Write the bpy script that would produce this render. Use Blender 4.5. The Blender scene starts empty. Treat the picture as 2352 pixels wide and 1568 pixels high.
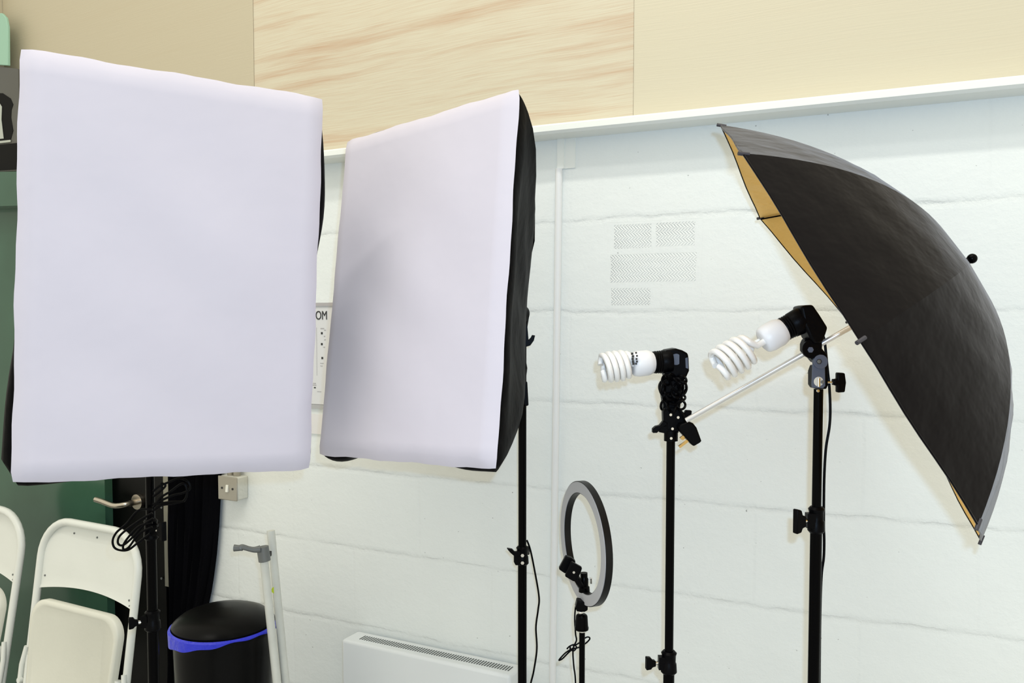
import bpy, bmesh, math, random
from mathutils import Vector, Matrix
C = bpy.context.scene
COL = C.collection
random.seed(4)
PI = math.pi
# ------------------------------------------------------------------ camera
H = 1.62
F_PX, CY, TH = 1905.0, 820.0, 0.0451
cam_d = bpy.data.cameras.new('camera')
cam_d.sensor_width = 36.0
cam_d.lens = 36.0 * F_PX / 2352.0
cam_d.shift_y = (CY - 784.0) / 2352.0
cam_d.clip_start = 0.02
cam = bpy.data.objects.new('camera', cam_d); COL.objects.link(cam)
cam.location = (0, 0, H); cam.rotation_euler = (PI / 2 - TH, 0, 0)
C.camera = cam
# ------------------------------------------------------------------ world and lights
wd = bpy.data.worlds.new('room_ambient'); C.world = wd; wd.use_nodes = True
wb = wd.node_tree.nodes['Background']
wnt = wd.node_tree
wtc = wnt.nodes.new('ShaderNodeTexCoord'); wse = wnt.nodes.new('ShaderNodeSeparateXYZ'); wmr = wnt.nodes.new('ShaderNodeMapRange')
wnt.links.new(wtc.outputs['Generated'], wse.inputs[0]); wnt.links.new(wse.outputs[2], wmr.inputs[0])
wmr.inputs[1].default_value = -0.35; wmr.inputs[2].default_value = 0.9; wmr.inputs[3].default_value = 0.84; wmr.inputs[4].default_value = 1.12
wnt.links.new(wmr.outputs[0], wb.inputs[1])          # a bright white ceiling bounces more light than the floor
wb.inputs[0].default_value = (1.0, 0.955, 0.80, 1)

def area(name, loc, target, sx, sy, power, color, spread=PI):
    l = bpy.data.lights.new(name, 'AREA'); l.shape = 'RECTANGLE'; l.size = sx; l.size_y = sy
    l.energy = power; l.color = color; l.spread = spread
    o = bpy.data.objects.new(name, l); COL.objects.link(o); o.location = loc
    d = Vector(target) - Vector(loc)
    o.rotation_euler = d.to_track_quat('-Z', 'Y').to_euler()
    return o
# flash on top of the camera, a hand above and right of the lens
fl = bpy.data.lights.new('camera_flash', 'POINT'); fl.energy = 38.0; fl.color = (0.42, 0.66, 1.0); fl.shadow_soft_size = 0.012
fo = bpy.data.objects.new('camera_flash', fl); COL.objects.link(fo); fo.location = (0.036, 0.0, H + 0.062)
# ceiling tube running along the block wall
area('ceiling_tube_and_fill', (0.05, 0.40, H + 2.68), (0.70, 1.85, H + 0.3), 1.9, 0.11, 30.0, (1.0, 0.975, 0.90))
area('ceiling_tube_and_fill', (-1.35, 0.75, H + 2.35), (-0.75, 2.6, H - 0.4), 1.6, 0.12, 12.0, (1.0, 0.98, 0.93))  # this second lamp is an added fill that lifts the dim lower-left wall
# ------------------------------------------------------------------ exposure
C.view_settings.view_transform = 'Standard'; C.view_settings.look = 'None'
C.view_settings.exposure = 0.12; C.view_settings.gamma = 1.0; C.view_settings.use_curve_mapping = False

# ------------------------------------------------------------------ geometry of the view
def ray(px, py):
    x = (px - 1176.0) / F_PX; y = (CY - py) / F_PX
    return Vector((x, math.cos(TH) + y * math.sin(TH), -math.sin(TH) + y * math.cos(TH)))
def P(px, py, d):                      # point of the photograph's ray at world distance Y = d
    r = ray(px, py); r = r * (d / r.y)
    return Vector((r.x, r.y, r.z + H))
YL, YR, D0 = 0.4679, 0.4208, 2.0792
C0 = ray(1280, 800); C0 = C0 * (D0 / C0.y); C0 = Vector((C0.x, C0.y, 0))
TL = Vector((math.cos(YL), -math.sin(YL), 0)); NL = Vector((math.sin(YL), math.cos(YL), 0))
TR = Vector((math.cos(YR), -math.sin(YR), 0)); NR = Vector((math.sin(YR), math.cos(YR), 0))
NM = (NL + NR).normalized(); KM = 1.0 / NM.dot(NR)
def U(u, z, off=0.0):                  # wall coordinates: u along the wall from the bend, z height, off towards the room
    if abs(u) < 1e-6: b = C0 - NM * off * KM
    elif u < 0: b = C0 + TL * u - NL * off
    else: b = C0 + TR * u - NR * off
    return Vector((b.x, b.y, z))
def wuv(px, py, off=0.0):              # photograph pixel -> (u, z) on the wall (or on a plane off metres in front of it)
    r = ray(px, py)
    for T, N, s in ((TL, NL, -1), (TR, NR, 1)):
        t = (N.dot(C0) - off) / N.dot(r); q = r * t; u = T.dot(Vector((q.x, q.y, 0)) - C0)
        if (s < 0 and u <= 0.001) or (s > 0 and u >= 0): return u, q.z + H
    return 0.0, q.z + H
Z0 = 0.2433 + H                        # height of a mortar bed
ZL0, ZL1 = H + 0.446, H + 0.469        # ledge underside and top

# ------------------------------------------------------------------ materials
MATS = {}
def mat(name, col, rough=0.6, metal=0.0, bump=0.0, bscale=200.0, var=0.0, vscale=8.0, spec=None, sheen=0.0, trans=0.0, detail=3.0, coat=0.0):
    if name in MATS: return MATS[name]
    m = bpy.data.materials.new(name); m.use_nodes = True; nt = m.node_tree; n = nt.nodes; l = nt.links
    b = n['Principled BSDF']; b.inputs['Base Color'].default_value = (*col, 1)
    b.inputs['Roughness'].default_value = rough; b.inputs['Metallic'].default_value = metal
    if spec is not None: b.inputs['Specular IOR Level'].default_value = spec
    if sheen: b.inputs['Sheen Weight'].default_value = sheen; b.inputs['Sheen Roughness'].default_value = 0.35; b.inputs['Sheen Tint'].default_value = (1, .9, .85, 1)
    if coat: b.inputs['Coat Weight'].default_value = coat
    if trans: b.inputs['Transmission Weight'].default_value = trans
    tc = n.new('ShaderNodeTexCoord')
    if var:
        no = n.new('ShaderNodeTexNoise'); no.inputs['Scale'].default_value = vscale; no.inputs['Detail'].default_value = 4
        l.new(tc.outputs['Object'], no.inputs['Vector'])
        mr = n.new('ShaderNodeMapRange'); mr.inputs[1].default_value = 0.3; mr.inputs[2].default_value = 0.7
        mr.inputs[3].default_value = 1 - var; mr.inputs[4].default_value = 1 + var
        l.new(no.outputs['Fac'], mr.inputs[0])
        mx = n.new('ShaderNodeVectorMath'); mx.operation = 'SCALE'; mx.inputs[0].default_value = col
        l.new(mr.outputs[0], mx.inputs['Scale']); l.new(mx.outputs[0], b.inputs['Base Color'])
    if bump:
        no = n.new('ShaderNodeTexNoise'); no.inputs['Scale'].default_value = bscale; no.inputs['Detail'].default_value = detail
        l.new(tc.outputs['Object'], no.inputs['Vector'])
        bp = n.new('ShaderNodeBump'); bp.inputs['Strength'].default_value = 1.0; bp.inputs['Distance'].default_value = bump
        l.new(no.outputs['Fac'], bp.inputs['Height']); l.new(bp.outputs[0], b.inputs['Normal'])
    MATS[name] = m
    return m

def N(nt, t, **k):
    nd = nt.nodes.new(t)
    for a, v in k.items(): setattr(nd, a, v)
    return nd
def mth(nt, op, a, b=None, c=None, clamp=False):
    nd = nt.nodes.new('ShaderNodeMath'); nd.operation = op; nd.use_clamp = clamp
    for i, v in enumerate((a, b, c)):
        if v is None: continue
        if hasattr(v, 'is_linked') or hasattr(v, 'links'): nt.links.new(v, nd.inputs[i])
        else: nd.inputs[i].default_value = v
    return nd.outputs[0]

def block_wall_material(name, col, keyed=True):
    m = bpy.data.materials.new(name); m.use_nodes = True; nt = m.node_tree; n = nt.nodes; l = nt.links
    b = n['Principled BSDF']; b.inputs['Roughness'].default_value = 0.55; b.inputs['Specular IOR Level'].default_value = 0.25
    uv = N(nt, 'ShaderNodeUVMap'); uv.uv_map = 'UVMap'
    sep = N(nt, 'ShaderNodeSeparateXYZ'); l.new(uv.outputs[0], sep.inputs[0])
    # wobble of the beds
    wob = N(nt, 'ShaderNodeTexNoise'); wob.inputs['Scale'].default_value = 5.0; wob.inputs['Detail'].default_value = 6; wob.inputs['Roughness'].default_value = .7
    l.new(uv.outputs[0], wob.inputs['Vector'])
    w = mth(nt, 'MULTIPLY', mth(nt, 'SUBTRACT', wob.outputs['Fac'], 0.5), 0.030)
    zz = mth(nt, 'ADD', mth(nt, 'SUBTRACT', sep.outputs[1], Z0 - 0.225 * 40), w)
    w2 = mth(nt, 'ADD', sep.outputs[0], mth(nt, 'MULTIPLY', w, 0.7))
    uu = mth(nt, 'ADD', w2, 45.0 + 0.19)
    cmb = N(nt, 'ShaderNodeCombineXYZ'); l.new(uu, cmb.inputs[0]); l.new(zz, cmb.inputs[1])
    br = N(nt, 'ShaderNodeTexBrick'); br.offset = 0.5; br.inputs['Scale'].default_value = 1.0
    br.inputs['Brick Width'].default_value = 0.45; br.inputs['Row Height'].default_value = 0.225
    br.inputs['Mortar Size'].default_value = 0.006; br.inputs['Mortar Smooth'].default_value = 0.9
    l.new(cmb.outputs[0], br.inputs['Vector'])
    # bed joints alone (deeper than the perpends)
    fr = mth(nt, 'FRACT', mth(nt, 'DIVIDE', zz, 0.225))
    dist = mth(nt, 'MULTIPLY', mth(nt, 'MINIMUM', fr, mth(nt, 'SUBTRACT', 1.0, fr)), 0.225)
    bed = mth(nt, 'SUBTRACT', 1.0, mth(nt, 'DIVIDE', dist, 0.013), clamp=True)
    bed = mth(nt, 'POWER', bed, 1.5)
    msk = N(nt, 'ShaderNodeTexNoise'); msk.inputs['Scale'].default_value = 2.2; msk.inputs['Detail'].default_value = 3
    l.new(uv.outputs[0], msk.inputs['Vector'])
    mk = N(nt, 'ShaderNodeMapRange'); mk.inputs[1].default_value = .38; mk.inputs[2].default_value = .62; mk.inputs[3].default_value = .35; mk.inputs[4].default_value = 1.0
    l.new(msk.outputs['Fac'], mk.inputs[0])
    bed = mth(nt, 'MULTIPLY', bed, mk.outputs[0])
    perp = mth(nt, 'MULTIPLY', br.outputs['Fac'], mth(nt, 'MULTIPLY', mk.outputs[0], 0.22))
    joint = mth(nt, 'MAXIMUM', bed, perp)
    g1 = N(nt, 'ShaderNodeTexNoise'); g1.inputs['Scale'].default_value = 60; g1.inputs['Detail'].default_value = 6; g1.inputs['Roughness'].default_value = .7
    l.new(uv.outputs[0], g1.inputs['Vector'])
    g2 = N(nt, 'ShaderNodeTexNoise'); g2.inputs['Scale'].default_value = 9; g2.inputs['Detail'].default_value = 4
    l.new(uv.outputs[0], g2.inputs['Vector'])
    hgt = mth(nt, 'MULTIPLY', joint, -0.0032)
    hgt = mth(nt, 'ADD', hgt, mth(nt, 'MULTIPLY', g1.outputs['Fac'], mth(nt, 'ADD', 0.0011, mth(nt, 'MULTIPLY', joint, 0.003))))
    hgt = mth(nt, 'ADD', hgt, mth(nt, 'MULTIPLY', g2.outputs['Fac'], 0.003))
    if keyed:
        # comb-keyed faces of the bricks let into the wall, painted over
        pats = []
        for (x0, y0, x1, y1) in ((1410, 517, 1497, 568), (1508, 512, 1596, 563), (1402, 585, 1600, 645), (1405, 662, 1494, 700)):
            u0, z1 = wuv(x0, y0); u1, z0 = wuv(x1, y1)
            mu = mth(nt, 'MULTIPLY', mth(nt, 'GREATER_THAN', w2, u0), mth(nt, 'LESS_THAN', w2, u1))
            mv = mth(nt, 'MULTIPLY', mth(nt, 'GREATER_THAN', sep.outputs[1], z0), mth(nt, 'LESS_THAN', sep.outputs[1], z1))
            pats.append(mth(nt, 'MULTIPLY', mu, mv))
        area_m = pats[0]
        for p in pats[1:]: area_m = mth(nt, 'MAXIMUM', area_m, p)
        tri = mth(nt, 'PINGPONG', sep.outputs[1], 0.0085)
        ph = mth(nt, 'ADD', sep.outputs[0], mth(nt, 'ADD', tri, mth(nt, 'MULTIPLY', w, 0.3)))
        chev = mth(nt, 'SINE', mth(nt, 'MULTIPLY', ph, 2 * PI / 0.0075))
        hgt = mth(nt, 'ADD', hgt, mth(nt, 'MULTIPLY', mth(nt, 'MULTIPLY', chev, mth(nt, 'MULTIPLY', area_m, mk.outputs[0])), 0.0012))
        x0, z1 = wuv(1395, 512); x1, z0 = wuv(1612, 708)
        mu = mth(nt, 'MULTIPLY', mth(nt, 'GREATER_THAN', w2, x0), mth(nt, 'LESS_THAN', w2, x1))
        mv = mth(nt, 'MULTIPLY', mth(nt, 'GREATER_THAN', sep.outputs[1], z0), mth(nt, 'LESS_THAN', sep.outputs[1], z1))
        hgt = mth(nt, 'SUBTRACT', hgt, mth(nt, 'MULTIPLY', mth(nt, 'MULTIPLY', mu, mv), 0.0012))
    bp = N(nt, 'ShaderNodeBump'); bp.inputs['Strength'].default_value = 1.0; bp.inputs['Distance'].default_value = 1.0
    l.new(hgt, bp.inputs['Height']); l.new(bp.outputs[0], b.inputs['Normal'])
    # paint colour: slow blotches, small pits
    cl = N(nt, 'ShaderNodeTexNoise'); cl.inputs['Scale'].default_value = 1.6; cl.inputs['Detail'].default_value = 5
    l.new(uv.outputs[0], cl.inputs['Vector'])
    mr = N(nt, 'ShaderNodeMapRange'); mr.inputs[1].default_value = .3; mr.inputs[2].default_value = .7; mr.inputs[3].default_value = .975; mr.inputs[4].default_value = 1.025
    l.new(cl.outputs['Fac'], mr.inputs[0])
    pit = N(nt, 'ShaderNodeTexNoise'); pit.inputs['Scale'].default_value = 85; pit.inputs['Detail'].default_value = 2; pit.inputs['Roughness'].default_value = .5
    l.new(uv.outputs[0], pit.inputs['Vector'])
    pm = N(nt, 'ShaderNodeMapRange'); pm.inputs[1].default_value = .755; pm.inputs[2].default_value = .79; pm.inputs[3].default_value = 1.0; pm.inputs[4].default_value = .45
    l.new(pit.outputs['Fac'], pm.inputs[0])
    jd = mth(nt, 'SUBTRACT', 1.0, mth(nt, 'MULTIPLY', joint, 0.06))
    cn = N(nt, 'ShaderNodeTexNoise'); cn.inputs['Scale'].default_value = 14; cn.inputs['Detail'].default_value = 5
    l.new(uv.outputs[0], cn.inputs['Vector'])
    cm = mth(nt, 'MULTIPLY', mth(nt, 'SUBTRACT', cn.outputs['Fac'], 0.46), 7.0, clamp=True)
    d_up = mth(nt, 'ABSOLUTE', mth(nt, 'SUBTRACT', mth(nt, 'MULTIPLY', fr, 0.225), 0.004))
    crack = mth(nt, 'MULTIPLY', mth(nt, 'SUBTRACT', 1.0, mth(nt, 'DIVIDE', d_up, 0.0016), clamp=True), cm)
    jd = mth(nt, 'SUBTRACT', jd, mth(nt, 'MULTIPLY', crack, 0.22))
    k = mth(nt, 'MULTIPLY', mth(nt, 'MULTIPLY', mr.outputs[0], pm.outputs[0]), jd)
    sc = N(nt, 'ShaderNodeVectorMath', operation='SCALE'); sc.inputs[0].default_value = col; l.new(k, sc.inputs['Scale'])
    l.new(sc.outputs[0], b.inputs['Base Color'])
    return m

def plywood_material(name, base, streak, amount, shift):
    m = bpy.data.materials.new(name); m.use_nodes = True; nt = m.node_tree; n = nt.nodes; l = nt.links
    b = n['Principled BSDF']; b.inputs['Roughness'].default_value = 0.5; b.inputs['Specular IOR Level'].default_value = 0.3
    uv = N(nt, 'ShaderNodeUVMap'); uv.uv_map = 'UVMap'
    mp = N(nt, 'ShaderNodeMapping'); mp.inputs['Location'].default_value = (shift, shift * .37, 0); mp.inputs['Rotation'].default_value = (0, 0, -0.03)
    l.new(uv.outputs[0], mp.inputs['Vector'])
    wn = N(nt, 'ShaderNodeTexNoise'); wn.inputs['Scale'].default_value = 1.1; wn.inputs['Detail'].default_value = 2
    l.new(mp.outputs[0], wn.inputs['Vector'])
    ad = N(nt, 'ShaderNodeVectorMath', operation='MULTIPLY_ADD'); l.new(wn.outputs['Color'], ad.inputs[0]); ad.inputs[1].default_value = (0, 0.08, 0); l.new(mp.outputs[0], ad.inputs[2])
    s1 = N(nt, 'ShaderNodeMapping'); s1.inputs['Scale'].default_value = (0.75, 17, 1); l.new(ad.outputs[0], s1.inputs['Vector'])
    a = N(nt, 'ShaderNodeTexNoise'); a.inputs['Scale'].default_value = 1.4; a.inputs['Detail'].default_value = 7; a.inputs['Roughness'].default_value = .62
    l.new(s1.outputs[0], a.inputs['Vector'])
    s2 = N(nt, 'ShaderNodeMapping'); s2.inputs['Scale'].default_value = (5, 190, 1); l.new(ad.outputs[0], s2.inputs['Vector'])
    g = N(nt, 'ShaderNodeTexNoise'); g.inputs['Scale'].default_value = 1.6; g.inputs['Detail'].default_value = 4
    l.new(s2.outputs[0], g.inputs['Vector'])
    f = N(nt, 'ShaderNodeMapRange'); f.inputs[1].default_value = .5; f.inputs[2].default_value = .72; f.inputs[3].default_value = 0; f.inputs[4].default_value = amount
    l.new(a.outputs['Fac'], f.inputs[0])
    f2 = N(nt, 'ShaderNodeMapRange'); f2.inputs[1].default_value = .4; f2.inputs[2].default_value = .8; f2.inputs[3].default_value = 0; f2.inputs[4].default_value = amount * .45 + .04
    l.new(g.outputs['Fac'], f2.inputs[0])
    fac = mth(nt, 'ADD', f.outputs[0], f2.outputs[0], clamp=True)
    mx = N(nt, 'ShaderNodeMix'); mx.data_type = 'RGBA'; l.new(fac, mx.inputs['Factor'])
    mx.inputs['A'].default_value = (*base, 1); mx.inputs['B'].default_value = (*streak, 1)
    l.new(mx.outputs['Result'], b.inputs['Base Color'])
    bp = N(nt, 'ShaderNodeBump'); bp.inputs['Distance'].default_value = 0.0004; l.new(g.outputs['Fac'], bp.inputs['Height']); l.new(bp.outputs[0], b.inputs['Normal'])
    return m

WHITE_PAINT = (0.79, 0.82, 0.80)
M_block = block_wall_material('white_painted_blockwork', WHITE_PAINT)
M_ply_plain = plywood_material('pale_birch_plywood', (0.575, 0.525, 0.395), (0.54, 0.45, 0.32), 0.10, 3.1)
M_ply_left = plywood_material('falloff_dimmed_plywood', (0.49, 0.435, 0.315), (0.45, 0.375, 0.25), 0.12, 7.7)  # plain plywood with the leftward light falloff painted into a darker base
M_ply_grain = plywood_material('streaked_pine_plywood', (0.59, 0.54, 0.41), (0.47, 0.31, 0.195), 0.75, 1.0)
M_ledge = mat('white_gloss_ledge', (0.80, 0.82, 0.78), 0.35, bump=0.0006, bscale=14)
M_black = mat('black_metal', (0.001, 0.001, 0.0013), 0.2, spec=0.05)
M_blackp = mat('black_plastic', (0.0015, 0.0015, 0.002), 0.38, spec=0.06, bump=0.0002, bscale=500)
M_softblack = mat('black_nylon_fabric', (0.003, 0.0027, 0.0032), 0.5, bump=0.005, bscale=14, spec=0.025)
M_diff = mat('white_diffusion_cloth', (0.57, 0.54, 0.605), 0.85, bump=0.0025, bscale=9, var=0.012, vscale=5, spec=0.15)
M_diffrim = mat('white_rim_tape', (0.84, 0.83, 0.86), 0.8, spec=0.1)
M_umb = mat('black_umbrella_cloth', (0.0035, 0.0026, 0.0028), 0.42, bump=0.003, bscale=18, spec=0.05, sheen=0.22)
M_gold = mat('gold_umbrella_lining', (0.95, 0.62, 0.19), 0.5, metal=0.25, bump=0.006, bscale=30)
M_chrome = mat('chrome', (0.75, 0.74, 0.72), 0.18, metal=1.0)
M_steel = mat('brushed_steel', (0.50, 0.45, 0.38), 0.28, metal=1.0, bump=0.0002, bscale=300)
M_grey = mat('blue_grey_plastic', (0.075, 0.09, 0.13), 0.5)
M_tip = mat('grey_rib_tip', (0.03, 0.026, 0.032), 0.5)
M_bulb = mat('frosted_bulb_glass', (0.86, 0.85, 0.83), 0.12, spec=0.5, coat=0.3)
M_bulbbase = mat('white_bulb_base', (0.80, 0.81, 0.84), 0.4)
M_ink = mat('black_ink', (0.02, 0.02, 0.02), 0.7)
M_inkgrey = mat('grey_ink', (0.42, 0.40, 0.40), 0.7)
M_brass = mat('brass_pin', (0.62, 0.40, 0.14), 0.3, metal=0.85)
M_shaft = mat('white_metal_shaft', (0.72, 0.70, 0.68), 0.33, metal=0.6)
M_ringface = mat('grey_ring_diffuser', (0.45, 0.455, 0.48), 0.5, spec=0.2)
M_chair = mat('white_chair_enamel', (0.70, 0.72, 0.68), 0.32, bump=0.0003, bscale=90, var=0.02)
M_seat = mat('cream_seat_enamel', (0.66, 0.66, 0.58), 0.38, bump=0.0004, bscale=80, var=0.03)
M_green = mat('green_gloss_paint', (0.042, 0.105, 0.068), 0.13, bump=0.0007, bscale=3, var=0.15, vscale=3, spec=0.32)
M_lgreen = mat('pale_green_card', (0.30, 0.50, 0.38), 0.6)
M_door = mat('black_door_paint', (0.001, 0.001, 0.0012), 0.3, spec=0.12)
M_strip = mat('grey_aluminium_strip', (0.26, 0.25, 0.20), 0.5, metal=0.2)
M_curtain = mat('black_velvet_curtain', (0.002, 0.002, 0.003), 0.95, spec=0.05)
M_bin = mat('black_bin_plastic', (0.004, 0.004, 0.004), 0.30, spec=0.08)
M_blue = mat('blue_plastic_bag', (0.02, 0.03, 0.62), 0.3, bump=0.004, bscale=60)
M_heater = mat('white_heater_enamel', (0.76, 0.79, 0.80), 0.3)
M_slot = mat('dark_heater_slot', (0.10, 0.11, 0.11), 0.7)
M_pole = mat('dull_white_pole', (0.62, 0.63, 0.58), 0.45, bump=0.0005, bscale=60, var=0.06, vscale=20)
M_clamp = mat('grey_cast_clamp', (0.16, 0.17, 0.17), 0.4, metal=0.4)
M_yellow = mat('lime_sticker', (0.50, 0.62, 0.03), 0.6)
M_switch = mat('galvanised_switch_steel', (0.36, 0.34, 0.29), 0.42, metal=0.5, bump=0.0006, bscale=50)
M_paper = mat('printed_white_board', (0.68, 0.68, 0.68), 0.6)
M_photogrey = mat('grey_print', (0.11, 0.11, 0.10), 0.6, spec=0.2)
M_photoblk = mat('black_print', (0.004, 0.004, 0.004), 0.6, spec=0.1)
M_photolt = mat('pale_print', (0.42, 0.45, 0.40), 0.5)
M_floor = mat('grey_floor_paint', (0.48, 0.48, 0.47), 0.5, bump=0.001, bscale=20, var=0.08, vscale=3)

# ------------------------------------------------------------------ mesh helpers
def frame(d):
    d = Vector(d).normalized(); a = Vector((0, 0, 1)) if abs(d.z) < 0.9 else Vector((1, 0, 0))
    x = d.cross(a).normalized(); return x, d.cross(x).normalized()
class MB:
    def __init__(s): s.v = []; s.f = []; s.uv = None
    def add(s, vs, fs):
        o = len(s.v); s.v += [Vector(v) for v in vs]; s.f += [tuple(i + o for i in f) for f in fs]; return s
    def hexa(s, p):   # 8 corners, bottom 4 then top 4
        return s.add(p, [(3, 2, 1, 0), (4, 5, 6, 7), (0, 1, 5, 4), (1, 2, 6, 5), (2, 3, 7, 6), (3, 0, 4, 7)])
    def box(s, c, sx, sy, sz, M=None):
        p = [Vector((x * sx / 2, y * sy / 2, z * sz / 2)) for z in (-1, 1) for x, y in ((-1, -1), (1, -1), (1, 1), (-1, 1))]
        if M is not None: p = [M @ q for q in p]
        return s.hexa([Vector(c) + q for q in p])
    def loft(s, rings, cap=True, closed=True):
        n = len(rings[0]); o = len(s.v)
        for r in rings: s.v += [Vector(q) for q in r]
        for i in range(len(rings) - 1):
            for j in range(n if closed else n - 1):
                k = (j + 1) % n
                s.f.append((o + i * n + j, o + i * n + k, o + (i + 1) * n + k, o + (i + 1) * n + j))
        if cap: s.f.append(tuple(o + j for j in reversed(range(n)))); s.f.append(tuple(o + (len(rings) - 1) * n + j for j in range(n)))
        return s
    def lathe(s, p0, d, prof, seg=24, cap=True):     # prof: (distance along d, radius)
        x, y = frame(d); d = Vector(d).normalized()
        return s.loft([[Vector(p0) + d * t + (x * math.cos(a) + y * math.sin(a)) * max(r, 1e-5) for a in [2 * PI * k / seg for k in range(seg)]] for t, r in prof], cap)
    def cyl(s, a, b, r0, r1=None, seg=20):
        a = Vector(a); b = Vector(b); return s.lathe(a, b - a, [(0, r0), ((b - a).length, r0 if r1 is None else r1)], seg)
    def tube(s, pts, r, seg=10, closed=False):
        pts = [Vector(p) for p in pts]; n = len(pts); rings = []; x = None
        for i, p in enumerate(pts):
            if closed: t = pts[(i + 1) % n] - pts[i - 1]
            else: t = pts[min(i + 1, n - 1)] - pts[max(i - 1, 0)]
            t.normalize()
            if x is None: x, _ = frame(t)
            x = (x - t * x.dot(t)); x.normalize(); y = t.cross(x)
            rr = r[i] if isinstance(r, (list, tuple)) else r
            rings.append([p + (x * math.cos(a) + y * math.sin(a)) * rr for a in [2 * PI * k / seg for k in range(seg)]])
        if closed: rings.append(rings[0])
        return s.loft(rings, not closed)
    def prism(s, pts, back):   # polygon points in space, extruded by the vector back
        n = len(pts); pts = [Vector(p) for p in pts]; b = Vector(back); o = len(s.v)
        s.v += pts + [p + b for p in pts]
        s.f.append(tuple(o + i for i in range(n))); s.f.append(tuple(o + n + i for i in reversed(range(n))))
        for i in range(n):
            k = (i + 1) % n; s.f.append((o + i, o + n + i, o + n + k, o + k))
        return s
    def ball(s, c, r, seg=16):
        return s.lathe(Vector(c) - Vector((0, 0, r)), (0, 0, 1), [(r - r * math.cos(a), r * math.sin(a)) for a in [PI * k / 10 for k in range(11)]], seg)
    def build(s, name, m, parent=None, smooth=40, bevel=0.0, bseg=2):
        me = bpy.data.meshes.new(name)
        org = Vector((0, 0, 0)); p = parent
        if parent is not None: org = root_loc(parent)
        me.from_pydata([v - org for v in s.v], [], s.f)
        bm = bmesh.new(); bm.from_mesh(me); bmesh.ops.recalc_face_normals(bm, faces=bm.faces); 
        if s.uv:
            uvl = bm.loops.layers.uv.new('UVMap'); bm.verts.ensure_lookup_table()
            for f in bm.faces:
                for lp in f.loops: lp[uvl].uv = s.uv[lp.vert.index]
        bm.to_mesh(me); bm.free()
        if isinstance(m, (list, tuple)):
            for q in m: me.materials.append(q)
        else: me.materials.append(m)
        ob = bpy.data.objects.new(name, me); COL.objects.link(ob)
        if parent is not None: ob.parent = parent
        if smooth:
            for q in me.polygons: q.use_smooth = True
            me.set_sharp_from_angle(angle=math.radians(smooth))
        if bevel:
            b = ob.modifiers.new('bevel', 'BEVEL'); b.width = bevel; b.segments = bseg; b.limit_method = 'ANGLE'; b.angle_limit = math.radians(40)
            b.harden_normals = False
        return ob
def root_loc(o):
    while o.parent is not None: o = o.parent
    return o.location.copy() if o.get('is_root') else Vector((0, 0, 0))
def tag(o, label=None, cat=None, group=None, kind=None):
    if label: o['label'] = label
    if cat: o['category'] = cat
    if group: o['group'] = group
    if kind: o['kind'] = kind
    return o
def thing(name, loc, label, cat, group=None):
    o = bpy.data.objects.new(name, None); COL.objects.link(o); o.location = loc; o['is_root'] = 1; o.empty_display_size = 0.05
    return tag(o, label, cat, group)
def smooth_path(pts, n=8, closed=False):
    pts = [Vector(p) for p in pts]; out = []; m = len(pts)
    for i in range(m if closed else m - 1):
        if closed: p0, p1, p2, p3 = pts[i - 1], pts[i], pts[(i + 1) % m], pts[(i + 2) % m]
        else: p0, p1, p2, p3 = pts[max(i - 1, 0)], pts[i], pts[i + 1], pts[min(i + 2, m - 1)]
        for k in range(n):
            t = k / n; out.append(0.5 * ((2 * p1) + (p2 - p0) * t + (2 * p0 - 5 * p1 + 4 * p2 - p3) * t * t + (3 * p1 - p0 - 3 * p2 + p3) * t ** 3))
    if not closed: out.append(pts[-1])
    return out
def pxpath(L, d, n=6):
    return smooth_path([P(q[0], q[1], q[2] if len(q) > 2 else d) for q in L], n)
def pxprism(L, d, th):
    pts = [P(x, y, d) for x, y in L]; return [p - Vector((0, th / 2, 0)) for p in pts], Vector((0, th, 0))

# ------------------------------------------------------------------ the setting
def wall_slab(us, z0, z1, off, th, name, m):
    b = MB(); uv = []
    rows = []
    for u in us:
        for (z, o) in ((z0, off), (z1, off), (z1, off - th), (z0, off - th)):
            b.v.append(U(u, z, o)); uv.append((u, z))
    for i in range(len(us) - 1):
        a = i * 4; c = a + 4
        for j in range(4): b.f.append((a + j, a + (j + 1) % 4, c + (j + 1) % 4, c + j))
    b.f.append((0, 1, 2, 3)); e = (len(us) - 1) * 4; b.f.append((e + 3, e + 2, e + 1, e))
    b.uv = uv
    return b.build(name, m, None, smooth=0)
UB, _ = wuv(392, 1300)                 # left end of the blockwork, behind the curtain
UG, _ = wuv(241, 1140, .0)                 # right end of the green wall
UEND_R = 2.6; UEND_L = -3.2
tag(wall_slab([UB, 0.0, UEND_R], 0.0, ZL0 + 0.01, 0.0, 0.15, 'wall_back', M_block), kind='structure')
tag(wall_slab([UEND_L, UG], 0.0, ZL0 + 0.01, 0.0, 0.04, 'wall_left', M_green), kind='structure')
tag(wall_slab([UEND_L, 0.0, UEND_R], ZL0 + 0.01, H + 1.9, -0.006, 0.15, 'wall_upper', mat('bare_backing_board', (0.35, 0.3, 0.2), .8)), kind='structure')
fl_b = MB().box((0, 0.6, -0.05), 8, 7, 0.1); tag(fl_b.build('floor', M_floor, smooth=0), kind='structure')
# ledge along the top of the blockwork
lb = MB(); ring = []
for u in (-1.85, 0.0, UEND_R):
    ring.append([U(u, ZL0, 0.0), U(u, ZL0, 0.066), U(u, ZL0 + .006, 0.073), U(u, ZL1 - .004, 0.073), U(u, ZL1, 0.069), U(u, ZL1, 0.0)])
lb.loft(ring); tag(lb.build('trim_1', M_ledge, smooth=30), kind='structure')
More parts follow.
